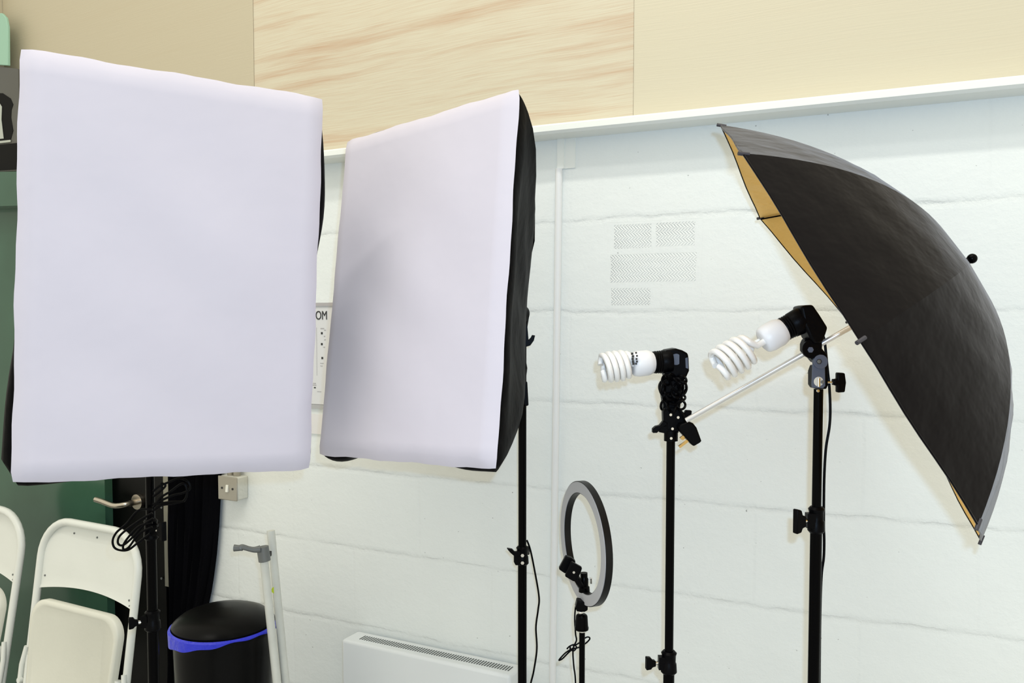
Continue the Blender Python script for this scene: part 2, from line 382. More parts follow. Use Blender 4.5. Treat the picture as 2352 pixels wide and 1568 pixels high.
# plywood panels above the ledge
def ply(us, name_m, label, z1, th=0.0):
    b = MB(); uv = []
    for u in us:
        for (z, o) in ((ZL1 + .0005, .0 + th), (z1, .0 + th), (z1, -.006), (ZL1 + .0005, -.006)):
            b.v.append(U(u, z, o)); uv.append((u, z))
    for i in range(len(us) - 1):
        a = i * 4; c = a + 4
        for j in range(4): b.f.append((a + j, a + (j + 1) % 4, c + (j + 1) % 4, c + j))
    b.f.append((0, 1, 2, 3)); e = (len(us) - 1) * 4; b.f.append((e + 3, e + 2, e + 1, e)); b.uv = uv
    o = b.build('plywood_panel', name_m, None, smooth=0); return tag(o, label, 'wall panel', 'plywood panels above the white ledge')
uj1, _ = wuv(585, 100); uj2, _ = wuv(1456, 130)
UPL = wuv(10, 60)[0]
ply([UPL, uj1 - .0012], M_ply_left, 'plain pale plywood panel above the left softbox', H + 1.85, .004)
ply([uj1, 0.0, uj2], M_ply_grain, 'plywood panel with brown slanting grain streaks above the ledge, between the two plain panels', H + 1.85, .003)
ply([uj2 + .0012, UEND_R], M_ply_plain, 'plain pale plywood panel above the black umbrella', H + 1.85, .005)
b = MB()
for q in (0,):
    us = (UEND_L, UPL - .002)
    b.hexa([U(us[0], ZL0 + .011, .05), U(us[1], ZL0 + .011, .05), U(us[1], ZL0 + .011, -.006), U(us[0], ZL0 + .011, -.006),
            U(us[0], H + 1.9, .05), U(us[1], H + 1.9, .05), U(us[1], H + 1.9, -.006), U(us[0], H + 1.9, -.006)])
tag(b.build('trim_2', M_ply_left, smooth=0), kind='structure')
# vertical conduit in the bend of the wall
ua, za = wuv(1286, 388); ub, zb = wuv(1272, 1500)
k_ = (ub - ua) / (zb - za)
uf = lambda z: ua + k_ * (z - za)
b = MB(); b.cyl(U(uf(0.0), 0.0, .006), U(ua, za, .006), 0.0088, seg=20)
tag(b.build('trim_3', mat('white_painted_conduit', (0.77, 0.78, 0.78), .45, bump=.0006, bscale=40)), kind='structure')
b = MB()
for (x0, x1, o) in ((1280, 1297, .006), (1297, 1322, .003)):
    u0 = wuv(x0, 350)[0]; u1 = wuv(x1, 350)[0]; z0 = wuv(1290, 388)[1]
    u0 = max(u0, .0005)
    b.hexa([U(u0, z0, o), U(u1, z0, o), U(u1, z0, -.001), U(u0, z0, -.001), U(u0, ZL0, o), U(u1, ZL0, o), U(u1, ZL0, -.001), U(u0, ZL0, -.001)])
tag(b.build('trim_4', M_ledge, smooth=0), kind='structure')
# black door beside the green wall, with its grey strip and lever handle
dr = thing('door_1', U(UG, 0, 0), None, None); dr['kind'] = 'structure'
us0, us1 = wuv(362, 1200)[0], wuv(381, 1200)[0]
b = MB().hexa([U(UG, .01, -.03), U(us0, .01, -.03), U(us0, .01, -.07), U(UG, .01, -.07), U(UG, ZL0, -.03), U(us0, ZL0, -.03), U(us0, ZL0, -.07), U(UG, ZL0, -.07)])
b.build('door_leaf', M_door, dr, smooth=0)
b = MB(); zt = wuv(370, 860)[1]; zl = wuv(372, 1352)[1]
for z0, z1 in ((zl, zt),):
    b.hexa([U(us0, z0, -.025), U(us1, z0, -.025), U(us1, z0, -.07), U(us0, z0, -.07), U(us0, z1, -.025), U(us1, z1, -.025), U(us1, z1, -.07), U(us0, z1, -.07)])
st = b.build('edge_strip', M_strip, dr, smooth=0); st['label'] = 'grey metal edge strip with screws'
for py in (1165, 1328):
    u, z = wuv(371, py, -.025); MB().cyl(U(u, z, -.026), U(u, z, -.0235), .004, seg=10).build('screw', M_clamp, st)
b = MB().hexa([U(us1, 0.01, -.03), U(UB, 0.01, -.03), U(UB, 0.01, -.1), U(us1, 0.01, -.1), U(us1, ZL0, -.03), U(UB, ZL0, -.03), U(UB, ZL0, -.1), U(us1, ZL0, -.1)])
b.build('door_frame', M_door, dr, smooth=0)
b = MB().hexa([U(UG, 0.01, -.07), U(UB, 0.01, -.07), U(UB, 0.01, -.12), U(UG, 0.01, -.12), U(UG, ZL0, -.07), U(UB, ZL0, -.07), U(UB, ZL0, -.12), U(UG, ZL0, -.12)])
b.build('door_stop', M_door, dr, smooth=0)
hd = MB(); c = P(324, 1150, 2.70); nrm = -NL
ur, zr = wuv(320, 1151, -.03)
hd.cyl(U(ur, zr, -.03), U(ur, zr, -.018), .026, seg=28)
hd.cyl(U(ur, zr, -.018), U(ur, zr, .008), .010, seg=16)
hnd = hd.build('handle_rose', M_steel, dr)
path = smooth_path([U(ur, zr, -.02), U(ur, zr, .02), U(ur - .018, zr - .004, .032), U(ur - .05, zr - .006, .035), U(ur - .10, zr + .002, .036), U(ur - .135, zr + .006, .036)], 6)
MB().tube(path, .0095, 14).build('handle_lever', M_steel, dr)

# ------------------------------------------------------------------ things on the wall
# poster at the left edge of the picture
def wallq(b, x0, y0, x1, y1, off, th):
    u0, z1 = wuv(x0, y0, off); u1, z0 = wuv(x1, y1, off)
    return b.hexa([U(u0, z0, off), U(u1, z0, off), U(u1, z0, off - th), U(u0, z0, off - th), U(u0, z1, off), U(u1, z1, off), U(u1, z1, off - th), U(u0, z1, off - th)])
def wallpoly(L, off, th):
    pts = [U(*wuv(x, y, off), off) for x, y in L]; return MB().prism(pts, NL * th)
ps = thing('poster', U(*wuv(20, 270, .07), .06), 'black and white photographic poster of a dark figure at the far left edge', 'poster')
wallpoly([(-130, 138), (42, 158), (46, 392), (-130, 400)], .056, .004).build('poster_sheet', M_photogrey, ps, smooth=0)
wallpoly([(-120, 215), (6, 214), (24, 226), (30, 240), (26, 252), (25, 270), (30, 300), (24, 322), (-120, 340)], .0575, .0012).build('printed_figure', M_photoblk, ps, smooth=0)
wallpoly([(-120, 232), (-4, 232), (4, 245), (3, 275), (8, 318), (-120, 330)], .059, .001).build('printed_highlight', M_photolt, ps, smooth=0)
wallpoly([(-120, 336), (24, 321), (24, 326), (-120, 342)], .060, .001).build('printed_line', M_photolt, ps, smooth=0)
wallpoly([(-125, 345), (40, 328), (44, 388), (-125, 398)], .0588, .001).build('printed_base', M_photoblk, ps, smooth=0)
tag(wallpoly([(-260, 400), (120, 392), (120, 470), (-260, 480)], .080, .078).build('trim_5', M_green, smooth=0), kind='structure')
gb = wallpoly([(-120, 28), (4, 30), (13, 40), (17, 60), (18, 150), (-120, 142)], .062, .01)
tag(gb.build('hanging_card', M_lgreen, bevel=.002), 'pale green card on the plywood above the poster, upper left corner', 'card')
# information board with lettering between the softboxes
nb = thing('notice_board', U(*wuv(700, 820), .0), 'white printed wall notice with black capital letters, seen between the two softboxes', 'sign')
b = MB(); wallq(b, 560, 700, 900, 938, .006, .006); b.build('board', M_paper, nb, smooth=0)
b = MB(); wallq(b, 560, 697, 900, 701, .010, .010); b.build('frame_rail', M_inkgrey, nb, smooth=0)
b = MB(); wallq(b, 560, 928, 900, 939, .008, .008); b.build('frame_rail', mat('pale_grey_rail', (.42, .42, .42), .5), nb, smooth=0)
b = MB(); wallq(b, 560, 940, 900, 1010, .005, .005); b.build('lower_sheet', mat('cream_sheet', (.74, .72, .70), .6), nb, smooth=0)
def text_mesh(s, size, loc, rot, parent, m, name='lettering', ext=.0005, width=1.0):
    cu = bpy.data.curves.new(name, 'FONT'); cu.body = s; cu.size = size; cu.extrude = ext; cu.align_x = 'CENTER'; cu.align_y = 'CENTER'
    t = bpy.data.objects.new(name, cu); COL.objects.link(t)
    bpy.context.view_layer.update()
    me = bpy.data.meshes.new_from_object(t); bpy.data.objects.remove(t)
    o = bpy.data.objects.new(name, me); COL.objects.link(o); me.materials.append(m)
    M = rot.to_4x4() @ Matrix.Diagonal((width, 1, 1, 1)); org = root_loc(parent)
    me.transform(Matrix.Translation(Vector(loc) - org) @ M); o.parent = parent
    return o
RW = Matrix((TL, Vector((0, 0, 1)), -NL)).transposed()      # text frame on the left wall: x along wall, y up, z to the room
u_c, z_c = wuv(732, 725, .007)
text_mesh('COM', .036, U(u_c, z_c, .0068), RW, nb, M_ink, width=.76)
b = MB(); wallq(b, 726.5, 752, 728, 862, .0068, .0006); b.build('printed_rule', M_inkgrey, nb, smooth=0)
for (x, y, w, h) in ((740, 754, 8, 2), (746, 758, 4, 2), (739, 765, 4, 5), (745, 772, 3, 2), (746, 780, 3, 2), (739, 790, 4, 5), (744, 797, 4, 2), (740, 822, 4, 5), (739, 834, 8, 1.5), (738, 840, 5, 1.5), (722, 880, 6, 2), (722, 884, 8, 2), (723, 890, 4, 3), (733, 899, 9, 1.5)):
    b = MB(); wallq(b, x - w / 2, y - h / 2, x + w / 2, y + h / 2, .0068, .0006); b.build('printed_mark', M_ink if h > 2 else M_inkgrey, nb, smooth=0)
# metal switch box with conduits
sw = thing('switch_box', U(*wuv(535, 1125), 0), 'grey metal surface light switch box on the white wall below the left softbox', 'light switch')
OF = .045
u0, z1 = wuv(503, 1092, OF); u1, z0 = wuv(546, 1150, OF)
M_sw_side = mat('painted_switch_side', (0.6, 0.6, 0.54), .5, bump=.002, bscale=70)
b = MB().hexa([U(u0, z0, OF), U(u1, z0, OF), U(u1, z0, 0), U(u0, z0, 0), U(u0, z1, OF), U(u1, z1, OF), U(u1, z1, 0), U(u0, z1, 0)])
b.build('back_box', M_sw_side, sw, bevel=.004)
b = MB().hexa([U(u0 - .001, z0 - .001, OF + .004), U(u1 + .001, z0 - .001, OF + .004), U(u1 + .001, z0 - .001, OF), U(u0 - .001, z0 - .001, OF), U(u0 - .001, z1 + .001, OF + .004), U(u1 + .001, z1 + .001, OF + .004), U(u1 + .001, z1 + .001, OF), U(u0 - .001, z1 + .001, OF)])
fp = b.build('face_plate', M_switch, sw, bevel=.003)
uc, zc = (u0 + u1) / 2, (z0 + z1) / 2
b = MB().hexa([U(uc - .005, zc - .011, OF + .009), U(uc + .005, zc - .011, OF + .009), U(uc + .005, zc - .011, OF), U(uc - .005, zc - .011, OF), U(uc - .005, zc + .011, OF + .006), U(uc + .005, zc + .011, OF + .006), U(uc + .005, zc + .011, OF), U(uc - .005, zc + .011, OF)])
b.build('rocker', mat('cream_rocker', (.75, .74, .66), .4), sw, bevel=.001)
for s in (-1, 1): MB().cyl(U(uc + s * .022, zc, OF + .003), U(uc + s * .022, zc, OF + .0055), .0035, seg=10).build('screw', M_ink, fp)
for s, r in ((-.012, .010), (.014, .011)):
    MB().cyl(U(uc + s, z1 - .002, OF / 2), U(uc + s, H + .1, OF / 2), r, seg=16).build('conduit', M_switch, sw)
# panel heater
ht = thing('panel_heater', U(*wuv(960, 1560), 0), 'white wall panel heater with a slotted top grille, low on the block wall', 'heater')
OH = .088
uh0, zh = wuv(784, 1468, OH); uh1, _ = wuv(1171, 1556, OH); zh_b = 0.14
b = MB().hexa([U(uh0, zh_b, OH), U(uh1, zh_b, OH), U(uh1, zh_b, .012), U(uh0, zh_b, .012), U(uh0, zh, OH), U(uh1, zh, OH), U(uh1, zh, .012), U(uh0, zh, .012)])
b.build('casing', M_heater, ht, bevel=.008, bseg=3)
b = MB().hexa([U(uh0 + .05, zh_b + .1, .013), U(uh1 - .05, zh_b + .1, .013), U(uh1 - .05, zh_b + .1, 0), U(uh0 + .05, zh_b + .1, 0), U(uh0 + .05, zh - .05, .013), U(uh1 - .05, zh - .05, .013), U(uh1 - .05, zh - .05, 0), U(uh0 + .05, zh - .05, 0)])
b.build('wall_bracket', M_clamp, ht, smooth=0)
ns = 62
b = MB(); ug0, ug1 = uh0 + .045, uh1 - .018
for i in range(ns):
    u = ug0 + (ug1 - ug0) * i / (ns - 1); w = .0018
    b.hexa([U(u - w, zh - .002, .064), U(u + w, zh - .002, .064), U(u + w, zh - .002, .036), U(u - w, zh - .002, .036),
            U(u - w, zh + .0006, .064), U(u + w, zh + .0006, .064), U(u + w, zh + .0006, .036), U(u - w, zh + .0006, .036)])
gl = b.build('top_grille', M_slot, ht, smooth=0); gl['label'] = 'row of dark air slots'
# ------------------------------------------------------------------ black curtain and bin
cu = MB(); rows = []
edge = [(700, 505), (900, 503), (1090, 501), (1150, 499), (1210, 496), (1270, 491), (1320, 485), (1370, 477), (1400, 470), (1568, 462), (1750, 456)]
def ex(py):
    for i in range(len(edge) - 1):
        if edge[i][0] <= py <= edge[i + 1][0]:
            t = (py - edge[i][0]) / (edge[i + 1][0] - edge[i][0]); return edge[i][1] * (1 - t) + edge[i + 1][1] * t
    return edge[-1][1]
for py in range(880, 1751, 30):
    r_ = []
    ue, z = wuv(ex(py), py, .03)
    ul = wuv(388, py, .055)[0]
    for k in range(41):
        t = k / 40; u = ul + (ue - ul) * t
        o = .045 + .018 * math.sin(t * 31) * (1 - .3 * t) + .006 * math.sin(t * 77 + py * .01)
        r_.append(U(u, z, o if 0 < k < 40 else .02))
    rows.append(r_)
rows2 = [[q + NL * .004 for q in r_] for r_ in rows]
cu.loft(rows, cap=False, closed=False); cu.loft(rows2, cap=False, closed=False)
tag(cu.build('curtain', M_curtain), 'black drape hanging against the white wall beside the black door', 'curtain')
cr = MB().cyl(U(wuv(380, 880, .05)[0], rows[0][0].z + .002, .05), U(wuv(506, 880, .05)[0], rows[0][0].z + .002, .05), .009, seg=12)

bd = 2.12
pc = P(514, 1434, bd); rb = (625 - 400) / 2 / F_PX * bd
bn = thing('waste_bin', (pc.x, pc.y, 0), 'round black plastic bin with a domed lid and a blue bag showing under the rim', 'bin')
zr = pc.z
b = MB().lathe((pc.x, pc.y, 0.0), (0, 0, 1), [(0, rb * .78), (.02, rb * .80), (zr - .05, rb * .985), (zr - .02, rb * 1.0), (zr - .012, rb * 1.03), (zr - .004, rb * 1.03), (zr, rb * .99)], 56)
b.build('bin_body', M_bin, bn)
b = MB().lathe((pc.x, pc.y, zr + .001), (0, 0, 1), [(0, rb * 1.0), (.008, rb * 1.02), (.014, rb * .98), (.026, rb * .86), (.036, rb * .66), (.042, rb * .4), (.044, .001)], 56)
b.build('bin_lid', M_bin, bn)
b = MB(); rings = []
nb_ = 96
for k in range(nb_):
    a = PI * 0.93 + PI * 1.22 * k / (nb_ - 1)       # front arc, from the left round to the right
    t = k / (nb_ - 1)
    wv = math.sin(t * 40) * .003 + math.sin(t * 17) * .004
    low = .030 * math.exp(-((t - .22) / .2) ** 2) + .004 + wv * .6
    if t > .9: low += .012
    rr = rb * 1.045
    d = Vector((math.cos(a), math.sin(a), 0)); base = Vector((pc.x, pc.y, zr))
    rings.append([base + d * rr * .985 + Vector((0, 0, .004)), base + d * (rr + .004 + wv * .3) + Vector((0, 0, 0)), base + d * (rr + .003 + wv * .2) - Vector((0, 0, low)), base + d * (rr * .975) - Vector((0, 0, low + .002))])
b.loft(rings)
bb = b.build('bin_bag', M_blue, bn); bb['label'] = 'blue plastic bag edge'

# ------------------------------------------------------------------ light stands
def collar(parent, x, y, z, r, h=.045, knob=(-1, 0), kname='clamp_knob', ksz=.017, klen=.024):
    b = MB().lathe((x, y, z - h / 2), (0, 0, 1), [(0, r * 1.1), (.004, r * 1.45), (h * .45, r * 1.35), (h * .5, r * 1.2), (h * .8, r * 1.25), (h - .004, r * 1.4), (h, r * 1.05)], 20)
    d = Vector((knob[0], knob[1], 0)).normalized()
    b.box((x + d.x * r * 1.3, y + d.y * r * 1.3, z), .014, .014, h * .55)
    co = b.build('collar', M_blackp, parent)
    a = Vector((x, y, z)) + d * r * 1.3
    MB().cyl(a, a + d * klen * .6, .004, seg=10).build('knob_bolt', M_chrome, co)
    sd = Vector((-d.y, d.x, 0))
    q = a + d * (klen * .55)
    kb = MB(); pts = []
    for (l_, h_) in ((0, .45), (.35, .55), (.5, 1), (1.0, 1.1), (1.0, -1.0), (.5, -.9), (.35, -.55), (0, -.45)):
        pts.append(q + d * (l_ * klen * .8) + Vector((0, 0, h_ * ksz)) - sd * .006)
    kb.prism(pts, sd * .012).build(kname, M_blackp, co, bevel=.002)
    return co
def stand(px, pytop, d, r, label, collars, rlow=None, legrot=0.0, spread=.26, xshift=0.0, name='light_stand'):
    top = P(px, pytop, d); rlow = rlow or r * 1.25
    x, y = top.x, top.y
    t = thing(name, (x, y, 0), label, 'light stand')
    zs = [top.z] + [P(px, c[0], d).z for c in collars] + [.62, .10]
    rs = [r] + [c[1] for c in collars] + [rlow]
    for i in range(len(zs) - 1):
        MB().cyl((x, y, zs[i + 1] - .015), (x, y, zs[i]), rs[min(i, len(rs) - 1)], seg=24).build('pole', M_black, t)
    for c, z in zip(collars, zs[1:]):
        collar(t, x, y, z, c[1], knob=c[2], ksz=c[3] if len(c) > 3 else .017)
    cz = .62; collar(t, x, y, cz, rlow, .04, (0.3, -1))
    MB().lathe((x, y, .10), (0, 0, 1), [(0, rlow * 1.2), (.03, rlow * 1.4), (.03, rlow * 1.05)], 18).build('foot_hub', M_blackp, t)
    for k in range(3):
        a = legrot + k * 2 * PI / 3; dv = Vector((math.cos(a), math.sin(a), 0))
        lg = MB().cyl(Vector((x, y, .58)) + dv * .02, Vector((x, y, .012)) + dv * spread, .008, seg=12).build('leg', M_black, t)
        MB().cyl(Vector((x, y, .02)) + dv * (spread - .004), Vector((x, y, 0.0)) + dv * (spread + .004), .011, seg=12).build('rubber_foot', M_blackp, lg)
        MB().cyl(Vector((x, y, .12)) + dv * .015, Vector((x, y, .24)) + dv * (.02 + (spread - .02) * .6), .005, seg=8).build('brace', M_black, t)
    return t, top
ROOMROT = math.atan2(-NR.y, -NR.x)      # towards the room
t1, p1 = stand(1200, 752, 1.935, .0095, 'slim black light stand carrying the middle softbox', [(1275, .0105, (.3, 1), .010)], rlow=.0125, legrot=ROOMROT + .6, spread=.15)
t0, p0 = stand(337, 735, 1.765, .009, 'black light stand behind the left softbox, in front of the black door', [(1215, .0105, (1, -.6), .02), (1424, .0115, (-1, -.5), .012)], rlow=.013, legrot=ROOMROT, spread=.26)
t2, p2 = stand(1541, 985, 1.58, .0083, 'black light stand in the middle carrying the lower spiral bulb lamp', [(1520, .0108, (-1, -.15), .012)], rlow=.0125, legrot=ROOMROT + .3, spread=.20)
t3, p3 = stand(1880, 893, 1.389, .0078, 'black light stand under the umbrella lamp', [(1193, .0098, (-1, -.4), .020)], rlow=.0120, legrot=ROOMROT + .2, spread=.24)
# tilt lever of the middle softbox's stand and its lower fittings
b = MB(); a, bk = pxprism([(1207, 742), (1213, 752), (1214, 772), (1222, 778), (1219, 784), (1228, 769), (1218, 769), (1212, 784), (1206, 796), (1203, 796), (1203, 742)], 1.925, .012)
b = MB(); a, bk = pxprism([(1203, 740), (1211, 746), (1214, 780), (1219, 775), (1222, 769), (1229, 770), (1226, 782), (1218, 793), (1206, 797), (1201, 795)], 1.93, .012); b.prism(a, bk)
b.build('tilt_lever', M_blackp, t1, bevel=.001)
a, bk = pxprism([(1203, 875), (1211, 876), (1214, 930), (1206, 932), (1203, 928)], 1.93, .02); MB().prism(a, bk).build('side_grip', M_blackp, t1, bevel=.002)
a, bk = pxprism([(1180, 1270), (1196, 1272), (1196, 1296), (1184, 1296), (1180, 1288)], 1.93, .014); MB().prism(a, bk).build('collar_lug', M_blackp, t1, bevel=.001)
a, bk = pxprism([(1164, 1258), (1176, 1260), (1182, 1266), (1196, 1264), (1196, 1275), (1184, 1278), (1172, 1268)], 1.925, .010); MB().prism(a, bk).build('wing_lever', M_blackp, t1, bevel=.001)
for py in (1274, 1291):
    c = P(1200, py, 1.92); MB().cyl(c, c - Vector((0, .006, 0)), .0042, seg=6).build('hex_bolt', M_chrome, t1)

# ------------------------------------------------------------------ softboxes
def softbox(Cc, w_, hub_d, label, seed, sagk, stub, CPX, BUL):
    ang = Vector(w_); M = Matrix.Rotation(ang.length, 3, ang.normalized())
    ex_, ey_, ez_ = M @ Vector((1, 0, 0)), M @ Vector((0, 1, 0)), M @ Vector((0, 0, 1))
    Cc = Vector(Cc) + Vector((0, 0, H))
    rnd = random.Random(seed)
    hub = Cc + ey_ * hub_d
    t = thing('softbox', hub, label, 'softbox', 'rectangular softboxes on black stands')
    W, Hh = .25, .35; CR = .009
    warp = []
    for (sx, sz), (tx, ty) in zip(((-1, 1), (1, 1), (1, -1), (-1, -1)), CPX):
        q0 = Cc + ex_ * (sx * W) + ez_ * (sz * Hh); warp.append((sx, sz, P(tx, ty, q0.y) - q0))
    def S(x, z, y):          # a point of the box, its frame bent a little out of square
        a, c = x / W, z / Hh; q = Cc + ex_ * x + ez_ * z + ey_ * y
        k = max(0.0, 1 - y / .3)
        for sx, sz, dv in warp: q = q + dv * ((1 + sx * a) * (1 + sz * c) / 4 * k)
        return q
    # front cloth: wraps round the rim, edges slightly wavy
    nx, nz = 28, 36; b = MB()
    def edgewave(s, k): return .0011 * math.sin(s * 9 + k * 2.1 + seed) + .0006 * math.sin(s * 23 + k)
    g = []
    for j in range(nz + 1):
        for i in range(nx + 1):
            a = i / nx * 2 - 1; c = j / nz * 2 - 1
            x = a * W + (edgewave(c, 1 if a > 0 else 2) if abs(a) == 1 else 0); z = c * Hh + (edgewave(a, 3 if c > 0 else 4) if abs(c) == 1 else 0)
            # corners rounded
            dx = max(0, abs(x) - (W - CR)); dz = max(0, abs(z) - (Hh - CR)); rr = math.hypot(dx, dz)
            if dx > 0 and dz > 0 and rr > CR:
                kk = CR / rr; x = math.copysign(W - CR + dx * kk, x); z = math.copysign(Hh - CR + dz * kk, z)
            e = max(abs(a), abs(c)); y = .013 * max(0, (e - .95) / .05) ** 3 + .004 * math.cos(a * 3 + seed) * math.cos(c * 2.2) * (1 - e)
            y += .0025 * math.sin(a * 5 + c * 9 + seed) * (1 - e)
            g.append(S(x, z, y))
    fs = [(j * (nx + 1) + i, j * (nx + 1) + i + 1, (j + 1) * (nx + 1) + i + 1, (j + 1) * (nx + 1) + i) for j in range(nz) for i in range(nx)]
    b.add(g, fs); b.build('front_diffuser', M_diff, t, smooth=80)
    # white rim band behind the front edge and black sides running back to the hub
    per = []
    nper = 120
    def rim(s):          # s in 0..4 round the rectangle
        k = int(s) % 4; f = s - int(s)
        A = [(-1, -1), (1, -1), (1, 1), (-1, 1)]; p = A[k]; q = A[(k + 1) % 4]
        a = p[0] + (q[0] - p[0]) * f; c = p[1] + (q[1] - p[1]) * f
        x, z = a * (W - .0005), c * (Hh - .0005)
        dx = max(0, abs(x) - (W - CR)); dz = max(0, abs(z) - (Hh - CR)); rr = math.hypot(dx, dz)
        if dx > 0 and dz > 0 and rr > CR:
            kk = CR / rr; x = math.copysign(W - CR + dx * kk, x); z = math.copysign(Hh - CR + dz * kk, z)
        return x, z, f
    rings = []
    prof = [0.0, .02, .05, .08, .11, .15, .25, .36, .48, .6, .72, .84, .93, 1.0]
    for t_ in prof:
        s_ = 1 - .86 * t_ ** 1.5; r_ = []
        for k in range(nper):
            sp = 4 * k / nper; x, z, f = rim(sp)
            mid = math.sin(PI * f)
            sag = 1 - sagk * mid * math.sin(PI * min(1, t_ * 1.05)) ** .8 - .018 * math.sin(f * 19 + t_ * 8 + int(sp) * 2 + seed) * math.sin(PI * t_)
            kk_ = int(sp) % 4; bq = BUL(kk_, f) * (math.exp(-((t_ - .09) / .075) ** 2) if t_ > 0 else 0)
            ox, oz = ((0, -1), (1, 0), (0, 1), (-1, 0))[kk_]
            r_.append((ex_ * ox + ez_ * oz) * bq + S(x * .984 * s_ * sag, z * .989 * (1 - .90 * t_ ** 1.5) * sag, .0165 + t_ * (hub_d - .034)))
        rings.append(r_)
    b = MB().loft(rings, cap=False); b.loft([[q - ey_ * .001 * 0 for q in rings[-1]], [hub - ey_ * .02 + (q - hub) * .0 for q in rings[-1]]], cap=False)
    b.build('black_shell', M_softblack, t, smooth=60)
    for sx, sz in ((-1, -1), (1, -1), (1, 1), (-1, 1)):
        pts = []
        for t_ in prof:
            s_ = 1 - .86 * t_ ** 1.5; s2 = 1 - .90 * t_ ** 1.5
            pts.append(S(sx * (W - .03) * s_, sz * (Hh - .03) * s2, .03 + t_ * (hub_d - .03)))
        pts = [q_ * .97 + hub * .03 for q_ in pts[:-3]] + [hub - ey_ * .01]
        MB().tube(pts, .003, 6).build('corner_rod', M_black, t)
    MB().lathe(hub - ey_ * .045, ey_, [(0, .034), (.02, .036), (.03, .026), (.045, .022), (.06, .020), (.063, .016)], 24).build('lamp_socket', M_blackp, t)
    q = hub + ey_ * .02
    s0 = Vector((stub.x, stub.y, stub.z))
    MB().cyl(q, s0 + Vector((0, 0, .0)), .012, .010, seg=14).build('swivel_neck', M_blackp, t)
    return t, hub
sb1, hub1 = softbox((-.5818, 1.4606, .0723), (.0307, .0468, .5346), .345, 'largest softbox with a white front panel, nearest the green wall at the left', 1.7, .10, p0 - Vector((0, 0, .01)),
    [(45, 104), (748, 222), (716, 1081), (26, 1115)],
    lambda k, f: (.034 * math.sin(PI * (f - .5) / .5) ** .7 if k == 1 and f > .5 else .018 if k == 1 else .027 * math.sin(PI / 2 * (f - .45) / .55) if k == 3 and f > .45 else .024 * max(.5, math.cos(PI * f)) if k == 0 else 0))
sb2, hub2 = softbox((-.2072, 1.6553, .0706), (-.1742, .0026, -.696), .35, 'smaller looking softbox in the middle, turned left to show its black right side', 4.2, .16, p1 - Vector((0, 0, .01)),
    [(786, 320), (1184, 196), (1130, 1079), (721, 1044)],
    lambda k, f: (.034 * math.sin(PI * (f - .62) / .38) if k == 2 and f > .62 else .021 + .006 * math.sin(f * 17) if k == 0 else .012 * math.sin(PI * f) if k == 1 else 0))
# ------------------------------------------------------------------ cables of the left softbox
def cable(paths, r, d, label, name='power_cable', m=None, n=8):
    t = thing(name, P(paths[0][0][0], paths[0][0][1], d), label, 'cable')
    for i, L in enumerate(paths): MB().tube(pxpath(L, d, n), r, 8).build('cable_loop' if len(paths) > 1 else 'cable_run', M_blackp, t)
    return t
cable([[(350, 1170), (318, 1172), (290, 1203), (268, 1222), (259, 1240), (262, 1256), (275, 1263), (295, 1262), (318, 1245), (345, 1225)],
       [(350, 1178), (325, 1192), (292, 1215), (274, 1232), (271, 1247), (281, 1252), (300, 1238), (330, 1205), (352, 1190)],
       [(350, 1200), (320, 1208), (296, 1232), (284, 1250), (284, 1261), (296, 1256), (320, 1225), (350, 1210)]],
      .0024, 1.74, 'loops of black cable hanging from the left stand in front of the white chair')
cable([[(352, 1128), (365, 1117), (385, 1108), (412, 1098), (432, 1106), (436, 1122), (420, 1132), (395, 1138), (352, 1158)],
       [(352, 1140), (368, 1128), (380, 1115), (371, 1110), (372, 1122)],
       [(352, 1165), (370, 1142), (392, 1128), (420, 1110), (430, 1128), (422, 1150), (395, 1152), (352, 1158)],
       [(352, 1172), (372, 1160), (400, 1156), (424, 1150)]],
      .0024, 1.74, 'tangle of black cable below the left softbox, crossing the grey door strip')
# cable of the middle softbox
cable([[(1210, 1240), (1218, 1262), (1228, 1310), (1238, 1370), (1236, 1400), (1231, 1440), (1233, 1490), (1226, 1540), (1216, 1590), (1210, 1700)]],
      .0022, 1.945, 'thin black cable hanging in waves beside the middle softbox stand')

# ------------------------------------------------------------------ spiral bulbs
def bulb(mouth, axis, label, base, rsp, lsp, gap, turns, rb=.0245, marks=None):
    d = Vector(axis).normalized(); mouth = Vector(mouth)
    t = thing('spiral_bulb', mouth, label, 'light bulb', 'energy saving spiral bulbs')
    MB().lathe(mouth - d * .006, d, [(0, .015), (.006, .0155), (base * .25, rb * .86), (base * .42, rb * .99), (base * .8, rb), (base * .97, rb * .93), (base + .001, rb * .86), (base + .003, rb * .70)], 36).build('bulb_base', M_bulbbase, t)
    x, y = frame(d); tr = .0056
    o = mouth + d * (base + gap - .003); n = 200
    for s in (0, PI):
        pts = [mouth + d * (base - .004) + (x * math.cos(s) + y * math.sin(s)) * .010]
        if gap > .012: pts.append(mouth + d * (base + gap * .45) + (x * math.cos(s) + y * math.sin(s)) * .011)
        m_ = n
        for k in range(m_ + 1):
            f = k / m_; a = s + .6 + turns * PI * f * 1.0
            r = rsp * (0.80 + .20 * min(1, f * 5)) if f < .2 else rsp * (1 - .10 * max(0, (f - .8) / .2) - .55 * max(0, (f - .95) / .05))
            pts.append(o + d * (lsp * f) + (x * math.cos(a) + y * math.sin(a)) * r)
        MB().tube(pts, tr, 10).build('glass_spiral', M_bulb, t, smooth=70)
    return t, x, y, d
m1 = P(1504, 831, 1.565)
bl1, bx, by, bdv = bulb(m1, (-.985, -.12, -.10), 'white spiral bulb pointing left in the lower lamp head, with printed marks on its base', .048, .0245, .054, .004, 4.6)
